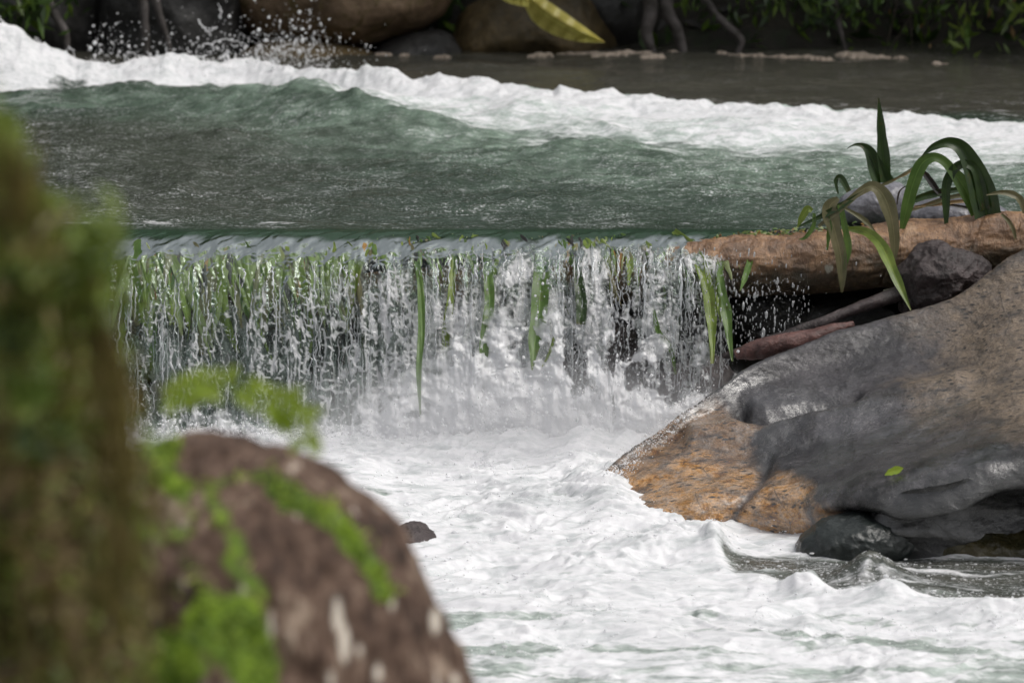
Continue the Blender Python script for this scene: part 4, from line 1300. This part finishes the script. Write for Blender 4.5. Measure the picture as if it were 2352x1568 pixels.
plant('bent_reed', (1935, 480), 'clump of bent khaki and green reed leaves drooping over the middle of the bare log', 'reed', [
    ([(1880, 520), (1930, 480), (1975, 440), (2005, 428), (2030, 450), (2048, 500), (2055, 560), (2052, 605)], [8, 12, 18, 24, 32, 32, 22, 5], M_LEAF_K, dict(fold=0.15)),
    ([(1925, 455), (1905, 478), (1915, 520), (1930, 580), (1934, 625), (1934, 672)], [10, 34, 34, 26, 22, 4], M_LEAF_K, dict(fold=0.15)),
    ([(1930, 470), (1940, 520), (1948, 570), (1940, 620)], [14, 14, 16, 5], M_LEAF, dict(fold=0.15)),
    ([(1945, 525, 0.02), (1990, 533, 0), (2025, 565, -0.08), (2055, 630, -0.2), (2092, 712, -0.3)], [10, 22, 26, 24, 3], M_LEAF_Y, dict(fold=0.2)),
    ([(1835, 520), (1890, 495), (1935, 470), (1985, 440)], [3, 12, 14, 6], M_LEAF_D, dict(fold=0.2)),
    ([(1940, 478), (1975, 498), (1995, 515), (2012, 535)], [6, 12, 10, 2], M_LEAF_K, dict(fold=0.2)),
    ([(1925, 445), (1920, 415), (1932, 410), (1950, 440)], [4, 10, 16, 12], M_LEAF_D, dict(fold=0.2)),
    ([(1865, 485), (1855, 480), (1842, 500), (1832, 522)], [10, 16, 14, 3], M_LEAF_Y, dict(fold=0.2)),
    ([(1870, 490), (1868, 520), (1850, 545), (1835, 550)], [8, 10, 8, 2], M_LEAF, dict(fold=0.2)),
    ([(1900, 492), (1905, 520), (1903, 545), (1900, 575)], [8, 12, 10, 3], M_LEAF, dict(fold=0.2)),
    ], 15.90)
plant('dry_stalk', (1900, 490), 'thin dry straw stalk crossing behind the upright reed shoot', 'stalk', [
    ([(1890, 495), (1990, 440), (2050, 415), (2105, 380)], [5, 6, 7, 2], M_LEAF_K, {}),
    ([(2050, 415), (2080, 400), (2098, 390)], [2, 6, 1], M_DRY, {})], 16.25)
plant('leaf_tangle', (2150, 480), 'dark crossed leaves and stems lying flat under the arching reed', 'leaves', [
    ([(2075, 470), (2120, 452), (2170, 440), (2240, 430)], [10, 16, 16, 8], M_LEAF_D, {}),
    ([(2070, 490), (2130, 470), (2200, 450), (2260, 452)], [6, 9, 10, 4], M_LEAF_K, {}),
    ([(2165, 455), (2140, 420), (2125, 400), (2120, 395)], [8, 14, 12, 4], M_BLACKLEAF, {}),
    ([(2060, 470), (2066, 440), (2085, 425)], [3, 4, 1], M_TWIG, {}),
    ([(2100, 475), (2160, 468), (2220, 462), (2270, 470)], [5, 9, 8, 3], M_DRY, {}),
    ([(2180, 470), (2230, 480), (2270, 492)], [5, 8, 3], M_BLACKLEAF, {})], 16.2)
plant('dry_curled_leaf', (2320, 492), 'pale curled dry leaf hooking down over the log at the right edge', 'leaf', [
    ([(2265, 448), (2300, 442), (2330, 448), (2345, 462), (2352, 490)], [3, 10, 16, 14, 8], M_LEAF_K, {}),
    ([(2300, 492), (2318, 510), (2330, 535), (2334, 565)], [6, 10, 8, 2], M_LEAF_K, {})], 15.94)

# small leaf on the boulder
i0 = None
fl_c = at(2056, 1090, 14.05)
U, V = to_px(B_)
ij = np.unravel_index(np.argmin(np.hypot(U - 2056, V - 1090) + 1000 * (B_[..., 1] > 15.3)), U.shape)
pc = B_[ij] + Nn[ij] * 0.012
pa = pc + np.array([-0.034, -0.002, -0.012])
pb = pc + np.array([0.034, 0.002, 0.014])
tag(blade('fallen_leaf', [pa, pc * 0.6 + pa * 0.4 + np.array([0, 0, 0.004]), pc * 0.6 + pb * 0.4 + np.array([0, 0, 0.003]), pb], [0.003, 0.024, 0.026, 0.002], M_LEAF_LIME, n=30), 'single small lime green leaf stuck on the dark flank of the big boulder', 'leaf')

# ------------------------------------------------------------------ far bank
def bank_rock(pts, Y, T, mat, lab, seed, amp=0.06, freq=1.8):
    o = outline_rock('bank_boulder', pts, Y, T, mat, amp, freq, seed, 90, 130)
    tag(o, lab, 'boulder')


bank_rock([(520, -40), (560, -220), (800, -300), (1040, -240), (1060, -80), (1035, 10), (990, 55), (900, 92), (760, 112), (640, 100), (560, 60)], 23.7, 0.6, M_TANROCK, 'large rounded tan brown boulder on the far bank behind the splash', 3)
bank_rock([(1045, 130), (1050, 60), (1090, 10), (1180, -40), (1320, -40), (1400, 40), (1420, 110), (1380, 150), (1200, 160)], 23.75, 0.45, M_OLIVEROCK, 'low olive brown boulder at the far waterline below the yellow leaf', 5)
bank_rock([(860, 150), (870, 110), (920, 85), (1000, 70), (1050, 90), (1065, 150), (960, 170)], 23.5, 0.3, M_BANKROCK, 'small black rock in the gap between the two brown far bank boulders', 6)
bank_rock([(1290, 40), (1300, -60), (1400, -110), (1480, -60), (1490, 40), (1440, 120), (1360, 110)], 24.0, 0.4, M_BANKROCK, 'dark grey rock on the far bank right of the yellow leaf', 8)
bank_rock([(240, 170), (220, 40), (260, -120), (420, -180), (540, -100), (570, 40), (540, 190), (400, 210)], 23.6, 0.5, M_BANKROCK, 'black rock face behind the splash at the upper left', 12)
bank_rock([(-120, 120), (-100, -100), (60, -200), (220, -140), (260, 30), (230, 150), (60, 190)], 23.8, 0.5, M_BANKROCK, 'dark rock in the upper left corner above the foam crest', 14)
bank_rock([(550, 190), (560, 120), (640, 90), (760, 100), (860, 130), (880, 200), (700, 220)], 23.3, 0.3, M_OLIVEROCK, 'low dark olive rock at the water under the tan brown boulder', 16)

GR = 'roots trailing down the far bank'
for i, (q, r, lab) in enumerate([
    ([(1480, -60), (1495, 20), (1485, 70), (1500, 125)], 0.05, 'thick pale grey root hanging to the far waterline, leftmost of the pale pair'),
    ([(1560, -60), (1530, 10), (1555, 70), (1570, 120)], 0.045, 'crooked pale grey root right of the thick one on the far bank'),
    ([(1600, -40), (1640, 30), (1700, 90), (1690, 130)], 0.028, 'thin dark root slanting right on the far bank'),
    ([(310, -60), (330, 20), (335, 100), (340, 150)], 0.03, 'straight grey root down the black rock at the upper left'),
    ([(350, -60), (365, 30), (385, 90), (395, 150)], 0.022, 'thinner grey root beside the straight one at the upper left'),
    ([(100, -20), (130, 40), (150, 80), (155, 140)], 0.03, 'curved grey root above the foam crest at the upper left'),
    ([(1905, -40), (1925, 40), (1935, 90), (1950, 130)], 0.02, 'green brown vine hanging straight to the far water near the centre right')]):
    P = [at(a, b, 23.35 if i not in (3, 4, 5) else 23.0) for a, b in q]
    o = rod('bank_root', P, [r, r * 0.9, r * 0.8, r * 0.5], M_ROOT, 60, 14, 0.012, 8)
    tag(o, lab, 'root', GR)

# undergrowth hanging over the far bank and up the slope
def leaf_cloud(name, centers, size, mats, weights, droop=0.6, seed=0):
    r_ = np.random.RandomState(seed)
    k = len(centers)
    c = np.asarray(centers)
    s = r_.uniform(0.5, 1.4, k)[:, None] * np.asarray(size).reshape(-1, 1)
    d = r_.normal(size=(k, 3))
    d[:, 2] = -np.abs(d[:, 2]) * droop - 0.25 * droop
    d /= np.linalg.norm(d, axis=1, keepdims=True)
    b = np.cross(d, r_.normal(size=(k, 3)))
    b /= np.linalg.norm(b, axis=1, keepdims=True)
    nn = np.cross(d, b)
    P = np.stack([c - d * s, c + b * s * 0.30 + nn * s * 0.1, c + d * s, c - b * s * 0.30 + nn * s * 0.1, c + b * 0], 1)
    # two triangles pairs folded along the midrib: use quads (0,1,4,3)/(4,1,2,3)
    F = np.array([[0, 1, 4, 4], [0, 4, 3, 3], [4, 1, 2, 2], [4, 2, 3, 3]])[:, :3]
    F = (F[None] + (np.arange(k) * 5)[:, None, None]).reshape(-1, 3)
    mi = np.repeat(r_.choice(len(mats), k, p=np.array(weights) / sum(weights)), 4)
    ac = np.tile([0, 1, 0, -1, 0], k)
    al = np.tile([0, .5, 1, .5, .5], k)
    return obj(name, P.reshape(-1, 3), F, mats, None, dict(across=ac, along=al), smooth=False, mi=mi)


K = 9000
X = rs.uniform(-9, 9, K)
Yb = rs.uniform(23.6, 27.5, K)
Zb = ground_z(X, Yb) + rs.exponential(0.16, K)
pc = np.stack([X, Yb, Zb], -1)
o = leaf_cloud('bank_undergrowth', pc, 0.09, [M_LEAF_D, M_MOSSLEAF, M_LEAF, M_BLACKLEAF], [5, 2, 0.6, 2], seed=1)
tag(o, 'dark leafy undergrowth covering the far bank', 'undergrowth', kind='stuff')
K = 5000
X = rs.uniform(-30, 30, K)
Yb = rs.uniform(27, 45, K)
Zb = ground_z(X, Yb) + rs.exponential(0.8, K)
o = leaf_cloud('valley_thicket', np.stack([X, Yb, Zb], -1), 0.45, [M_LEAF_D, M_MOSSLEAF, M_LEAF_D], [5, 1, 2], seed=2)
tag(o, 'dark green thicket climbing the valley side above the far bank', 'thicket', kind='stuff')
K = 4000  # unseen thicket added so that faces towards the camera reflect dark
X = rs.uniform(-30, 30, K)
Yb = rs.uniform(-40, -6, K)
o = leaf_cloud('reflection_thicket', np.stack([X, Yb, ground_z(X, Yb) + rs.exponential(0.9, K)], -1), 0.45, [M_LEAF_D, M_MOSSLEAF], [5, 1], seed=3)
tag(o, 'unseen dark thicket added behind the viewer to darken reflections', 'thicket', kind='stuff')
K = 20000  # unseen canopy added to shade the bank and darken the water's reflections
X = rs.uniform(-12, 14, K)
keep = rs.rand(K) < np.interp(X, [-10, -2.6, -1.8, 0.2, 0.9, 12], [1, 1, 0.15, 0.15, 1, 1])
X = X[keep]
K = len(X)
Yb = rs.uniform(22.4, 27, K)
o = leaf_cloud('shading_canopy', np.stack([X, Yb, 1.1 + (27 - Yb) * 0.15 + rs.uniform(0, 1, K) ** 1.3 * (6.5 - 0.8 * (27 - Yb)) + 0.6 * fbm(X * 0.6, Yb, 3, 3)], -1), 0.26, [M_LEAF_D, M_MOSSLEAF, M_LEAF], [5, 1.5, 1], seed=8)
tag(o, 'unseen leafy canopy added to shade the far bank', 'foliage', kind='stuff')
# separate hanging sprays of leaves that can be told apart
def spray(u0, v0, wu, wv, k, Y, size, mats, w, lab, seed, name='hanging_plant', grp=None):
    r_ = np.random.RandomState(seed)
    uu = u0 + r_.normal(0, wu, k)
    vv = v0 + r_.normal(0, wv, k)
    pc = at(uu, vv, Y + r_.uniform(-0.1, 0.1, k))
    pc[:, 1] = Y + r_.uniform(-0.12, 0.12, k)
    rt = empty(name, tuple(at(u0, -90, Y)), lab, 'plant', grp)
    part(tag(leaf_cloud('leaves', pc, size, mats, w, 1.4, seed), kind='stuff'), rt)
    for j in range(3):
        e = at(u0 + r_.normal(0, wu * 0.6), v0 + wv * r_.uniform(0.4, 1.5), Y)
        m_ = at(u0 + r_.normal(0, wu * 0.5), (v0 - 90) * 0.5, Y + 0.05)
        part(rod('stem', [at(u0 + 10 * j, -110, Y + 0.1), m_, e], [0.006, 0.005, 0.002], M_TWIG, 20, 6, 0.001), rt)


HP = 'leafy sprays hanging over the far water'
spray(2210, 50, 22, 40, 46, 23.2, 0.05, [M_LEAF_Y, M_MOSSLEAF, M_LEAF], [4, 2, 2], 'yellow green leafy spray hanging lowest at the upper right', 11, grp=HP)
spray(2140, 20, 30, 30, 50, 23.3, 0.045, [M_LEAF_D, M_LEAF, M_MOSSLEAF], [3, 2, 2], 'mid green spray of leaves left of the lowest yellow green one', 12, grp=HP)
spray(2310, 30, 30, 40, 36, 23.3, 0.05, [M_LEAF_Y, M_DRY, M_MOSSLEAF], [2, 1, 2], 'sparse olive spray of leaves in the upper right corner', 13, grp=HP)
spray(1960, 15, 40, 28, 90, 23.3, 0.045, [M_LEAF, M_LEAF_D, M_MOSSLEAF], [3, 3, 1], 'dense green fern spray hanging above the vine at the top right', 14, grp=HP)
spray(1780, 10, 60, 26, 80, 23.4, 0.045, [M_LEAF_D, M_MOSSLEAF], [3, 2], 'dull green spray of leaves at the top right of the pale roots', 15, grp=HP)
spray(1625, 5, 40, 18, 30, 23.4, 0.04, [M_LEAF_D, M_MOSSLEAF, M_LEAF], [3, 2, 1], 'small green spray directly above the crooked pale root', 16, grp=HP)
spray(2060, 90, 60, 30, 20, 23.3, 0.03, [M_MOSSLEAF, M_DRY], [3, 2], 'few small dry leaves dangling near the far waterline at right', 17, grp=HP)
spray(50, 25, 50, 28, 90, 23.0, 0.07, [M_LEAF, M_LEAF_D, M_MOSSLEAF], [2, 3, 1], 'green leafy spray in the upper left corner above the foam', 18, grp=HP)

# big yellow leaf
def leaf_sheet(name, top, botm, Y, mat, rip):
    n, m = 60, 18
    a, b = cr(np.array(top, float), n), cr(np.array(botm, float), n)
    c = np.linspace(0, 1, m)
    uv = a[:, None] * (1 - c[None, :, None]) + b[:, None] * c[None, :, None]
    Yv = Y + rip * np.sin(np.linspace(0, 40, n))[:, None] * (0.4 + c[None]) + 0.12 * (np.abs(c - 0.35))[None] - 0.3 * np.linspace(0, 1, n)[:, None]
    P = at(uv[..., 0], uv[..., 1], Yv)
    return obj(name, P.reshape(-1, 3), grid_faces(n, m), mat, None, dict(along=np.repeat(np.linspace(0, 1, n)[:, None], m, 1), across=np.repeat((c * 2 - 1)[None], n, 0)))


yl = empty('yellow_leaf', tuple(at(1200, -30, 22.8)), 'large yellow ribbed leaf hanging over the far water at the top centre', 'leaf')
part(leaf_sheet('leaf_blade', [(1200, -30), (1245, -6), (1290, 24), (1340, 60), (1388, 96)], [(1200, 0), (1222, 46), (1262, 76), (1320, 95), (1388, 99)], 22.9, M_YELLOW, 0.012), yl)
part(leaf_sheet('leaf_lobe', [(1140, -25), (1170, -15), (1215, -5)], [(1140, -10), (1170, 8), (1215, 18)], 22.9, M_YELLOW, 0.01), yl)

# pale scum line along the far water
sc_pts = []
r_ = np.random.RandomState(9)
root = None
lv, lf, base = [], [], 0
for (u0, v0, w, h) in [(1240, 128, 30, 5), (1300, 122, 22, 5), (1350, 122, 35, 5), (1400, 130, 40, 7), (1460, 128, 40, 6), (1500, 134, 28, 5), (1545, 126, 14, 4), (1670, 126, 24, 5),
                       (1710, 132, 40, 7), (1770, 134, 40, 5), (1840, 132, 40, 5), (1890, 136, 28, 5), (1960, 130, 40, 7), (1999, 133, 50, 6), (2060, 138, 24, 4), (2160, 145, 20, 4), (880, 125, 20, 4), (1015, 128, 20, 6), (930, 128, 12, 3)]:
    X0, Y0 = on_z(u0, v0, 0.01)
    n, m = 14, 36
    t_ = np.linspace(-1, 1, n)
    q_ = np.linspace(-1, 1, m)
    Q_, T_ = np.meshgrid(q_, t_)
    ww = w * 1.35 * Y0 / 8820
    hh_ = h / 8820 * Y0 * Y0 / 2.5 * 0.6
    x_ = X0 + Q_ * ww
    y_ = Y0 + T_ * hh_ * (0.6 + 0.8 * np.abs(pn(Q_ * 4, u0 + 5, 0))) + 0.9 * hh_ * pn(Q_ * 3, u0, 0)
    z_ = river_h(x_, y_) + 0.006 + 0.010 * (1 - Q_ ** 2) * (1 - T_ ** 2) * (1 + 1.6 * pn(x_ * 9, y_ * 5, 0)) - 0.05 * np.maximum(Q_ ** 2, T_ ** 2) ** 3 + 0.012 * pn(x_ * 14, y_ * 8, 3)
    lv.append(np.stack([x_, y_, z_], -1).reshape(-1, 3))
    lf.append(grid_faces(n, m) + base)
    base += n * m
o = obj('foam_scum', np.concatenate(lv), np.concatenate(lf), M_SCUM)
tag(o, 'broken line of beige scum lying on the dark water under the far bank', 'scum', kind='stuff')

# ------------------------------------------------------------------ near bank: mossy boulder and trunk, far out of focus
def moss_attrs(P):
    U, V = to_px(P)
    x, y, z = P[..., 0], P[..., 1], P[..., 2]
    nz = fbm(x * 9, y * 9, z * 9, 4)
    Un, Vn = U + 60 * nz, V + 60 * nz
    m = gauss(poly_dist(Un, Vn, [(650, 1140), (720, 1170), (790, 1220), (840, 1290), (865, 1350)]), 26) * 1.1
    m = np.maximum(m, 0.9 * gauss(poly_dist(Un, Vn, [(480, 1400), (520, 1480), (600, 1560), (560, 1420)]), 60))
    m = np.maximum(m, 0.8 * gauss(poly_dist(Un, Vn, [(380, 1020), (370, 1100), (420, 1130)]), 36))
    m = np.maximum(m, 0.5 * gauss(poly_dist(Un, Vn, [(210, 1180), (300, 1200), (400, 1210)]), 45))
    m = np.maximum(m, 0.5 * gauss(poly_dist(Un, Vn, [(540, 1300), (600, 1360), (480, 1120), (620, 1100)]), 30))
    m = np.maximum(m, 0.85 * gauss(poly_dist(Un, Vn, [(330, 1500), (420, 1540), (380, 1600)]), 80))
    m = np.maximum(m, 0.42 * gauss(poly_dist(Un, Vn, [(250, 1150), (420, 1200), (440, 1340)]), 80))
    pale = np.zeros_like(U)
    for (a, b, ra, rb) in ((775, 1410, 9, 34), (790, 1480, 9, 40), (1000, 1425, 10, 26), (1045, 1560, 9, 12), (622, 1450, 6, 40), (826, 1492, 8, 9), (440, 1460, 9, 8), (868, 1545, 8, 18), (760, 1560, 7, 20), (900, 1380, 5, 14), (560, 1350, 6, 14)):
        pale = np.maximum(pale, sst(0.3, -0.3, np.hypot((U - a) / ra, (V - b) / rb) - 1 + 0.8 * nz))
    return dict(moss=np.clip(m, 0, 1), pale=pale)


o = outline_rock('mossy_boulder', [(120, 1500), (160, 1250), (260, 1090), (380, 1030), (520, 1018), (640, 1044), (740, 1090), (820, 1150), (905, 1215), (960, 1300), (1000, 1400), (1045, 1490), (1095, 1590), (1180, 1800), (1220, 2150), (1150, 2500), (650, 2700), (150, 2500), (60, 2000)],
                 6.6, 0.5, M_MOSSROCK, 0.03, 8, 2, 220, 420, moss_attrs, center=(600, 1750))
tag(o, 'big blurred brown boulder with bright green moss in the near lower left', 'boulder')
mossy = o
_co = np.empty(len(o.data.vertices) * 3, np.float32)
o.data.vertices.foreach_get('co', _co)
_mp = _co.reshape(220, 420, 3).astype(float)

MB_P = _mp
tr = empty('mossy_tree', tuple(at(-80, 1500, 5.2)), 'dark mossy tree trunk with leafy green clumps at the blurred left edge', 'tree')
cc = np.array([at(-420, -200, 5.25), at(-300, 100, 5.25), at(-170, 380, 5.2), at(-110, 620, 5.2), at(-80, 800, 5.2), at(-60, 1000, 5.2), at(-60, 1300, 5.2), at(-40, 1700, 5.2), at(-20, 2400, 5.2)])
rr = np.array([150, 165, 205, 275, 325, 345, 365, 395, 450]) * 5.2 / 8820
cc_, rr_ = cr(cc, 260), cr(rr[:, None], 260)[:, 0]
a = np.linspace(0, 2 * math.pi, 160, endpoint=False)
P = cc_[:, None] + rr_[:, None, None] * np.stack([np.cos(a), np.sin(a), 0 * a], -1)[None]
x, y, z = P[..., 0], P[..., 1], P[..., 2]
k = 0.018 * fbm(x * 8, y * 8, z * 5, 4) + 0.02 * ridge(np.cos(a)[None] * 3 + 0 * z, np.sin(a)[None] * 3 + 0 * z, z * 1.2, 3)
P = P + k[..., None] * np.stack([np.cos(a), np.sin(a), 0 * a], -1)[None]
U, V = to_px(P)
ms_ = np.clip(np.interp(V, [0, 500, 800, 1100, 1500], [0.9, 0.8, 0.5, 0.35, 0.45]) + 0.9 * fbm(x * 6, y * 6, z * 6 + 3, 3), 0, 1)
o = grid('trunk', P, M_BARK, attrs=dict(moss=ms_ * 0.75, pale=0 * ms_), close=True)
part(o, tr)


def clump(u0, v0, wu, wv, k, Y, size, mats, w, seed):
    r_ = np.random.RandomState(seed)
    pc = at(u0 + r_.normal(0, wu, k), v0 + r_.normal(0, wv, k), Y + r_.uniform(-0.05, 0.05, k))
    o = leaf_cloud('leaf_clump', pc, size, mats, w, 0.8, seed)
    return part(tag(o, kind='stuff'), tr)


for a_ in ((12, 340, 22, 45, 60, 4.85, 0.022, [M_FG1, M_FG2], [3, 1], 51), (205, 560, 42, 46, 90, 4.8, 0.020, [M_FG1, M_FG2], [3, 2], 52),
           (215, 660, 44, 38, 80, 4.8, 0.020, [M_FG1, M_FG2], [3, 2], 53), (70, 640, 60, 50, 150, 4.75, 0.022, [M_FG2, M_MOSSLEAF2], [3, 1], 54),
           (40, 780, 40, 40, 90, 4.75, 0.020, [M_FG2, M_LEAF_D], [3, 1], 55), (60, 890, 40, 30, 60, 4.75, 0.020, [M_FG1, M_MOSSLEAF], [2, 2], 56),
           (110, 1000, 40, 30, 40, 4.75, 0.020, [M_FG2, M_LEAF_D], [2, 2], 57), (60, 500, 50, 40, 80, 4.85, 0.020, [M_MOSSLEAF2, M_FG2], [3, 2], 58),
           (140, 460, 45, 18, 16, 4.9, 0.014, [M_FG1], [1], 59), (25, 430, 20, 60, 50, 4.85, 0.018, [M_MOSSLEAF2], [1], 60),
           (265, 490, 22, 16, 7, 4.9, 0.014, [M_FG1], [1], 61), (345, 1020, 34, 24, 24, 5.8, 0.016, [M_FG1, M_MOSSLEAF], [2, 1], 62)):
    clump(*a_)

def fuzz(obj_, P, attr_fn, k, size, mats, w, seed, name, root):
    r_ = np.random.RandomState(seed)
    N_ = gnormals(P, True)
    pr = attr_fn(P) + 1e-6
    pr = pr * (P[..., 1] < P[..., 1].mean())
    pr = (pr / pr.sum()).ravel()
    idx = r_.choice(len(pr), k, p=pr)
    c = P.reshape(-1, 3)[idx]
    n_ = N_.reshape(-1, 3)[idx]
    n_ = n_ * np.sign(((c - P.reshape(-1, 3).mean(0)) * n_).sum(1))[:, None]
    o = leaf_cloud(name, c + n_ * r_.exponential(size * 0.7, k)[:, None] + r_.normal(0, size * 0.3, (k, 3)), size, mats, w, 0.7, seed)
    tag(o, kind='stuff')
    return part(o, root) if root is not None else o


fuzz(None, P, lambda q: np.interp(to_px(q)[1], [-100, 200, 760, 900, 1500], [0.6, 1.0, 1.0, 0.8, 0.7]), 9000, 0.013, [M_FG2, M_MOSSLEAF2, M_FG1, M_TWIG], [2.2, 4.2, 1.6, 0.9], 77, 'moss_cover', tr)
mo_ = leaf_cloud('moss_tuft', np.zeros((1, 3)), 0.001, [M_MOSSLEAF], [1], 0.7, 1)
bpy.data.objects.remove(mo_)
part(fuzz(None, MB_P, lambda q: sst(0.35, 0.8, moss_attrs(q)['moss'] + 0.35 * fbm(q[..., 0] * 14, q[..., 1] * 14, q[..., 2] * 14, 3)), 1500, 0.009, [M_LEAF_LIME, M_FG2, M_FG1], [2, 1, 1.5], 78, 'moss_tuft', None), mossy)
# hanging wisps of moss along the trunk
wsp, wr = [], []
for i in range(170):
    v0 = random.uniform(250, 1350)
    e = np.interp(v0, [200, 300, 450, 560, 700, 850, 1300], [20, 35, 75, 140, 230, 290, 320])
    u0 = e + random.gauss(-25, 32)
    L = random.uniform(60, 220)
    q = at(np.array([u0, u0 + random.uniform(-10, 16), u0 + random.uniform(-14, 26)]), np.array([v0, v0 + L * 0.5, v0 + L]), 4.82 + random.uniform(-0.06, 0.06))
    wsp.append(cr(q, 14))
    wr.append(np.linspace(1, 0.4, 14) * random.uniform(0.0015, 0.004))
part(tubes('moss_wisp', np.array(wsp), np.array(wr), M_MOSSLEAF2, 5), tr)


# lime fern frond arching up from the boulder in front of the fall
fr = empty('fern_frond', tuple(at(395, 1030, 6.0)), 'blurred lime green fern frond arching in front of the foot of the fall', 'fern')
stem = cr(np.array([at(395, 1030, 6.1), at(405, 940, 6.05), at(450, 880, 6.0), at(540, 890, 5.95), at(620, 915, 5.9), at(680, 960, 5.9), at(712, 1040, 5.9)]), 60)
part(tubes('stem', [stem], np.full((1, 60), 0.0012), M_LEAF_LIME, 6), fr)
for i in range(9, 60, 3):
    for sgn in (-1, 1):
        p0 = stem[i]
        T = stem[min(i + 1, 59)] - stem[i - 1]
        T /= np.linalg.norm(T)
        sd_ = np.cross(T, (0, 1, 0)) * sgn
        L = 0.042 * (0.7 + 0.5 * random.random()) * (1.0 if i < 50 else 0.6)
        e = p0 + sd_ * L + T * L * 0.5 + np.array([0, random.uniform(-.01, .01), -0.004])
        if random.random() < 0.15:
            continue
        blade('leaflet', [p0, (p0 + e) / 2 + np.array([0, 0, 0.002]), e], [0.005, 0.022, 0.001], M_LEAF_LIME, n=8, parent=fr, cross=3)
print('built')
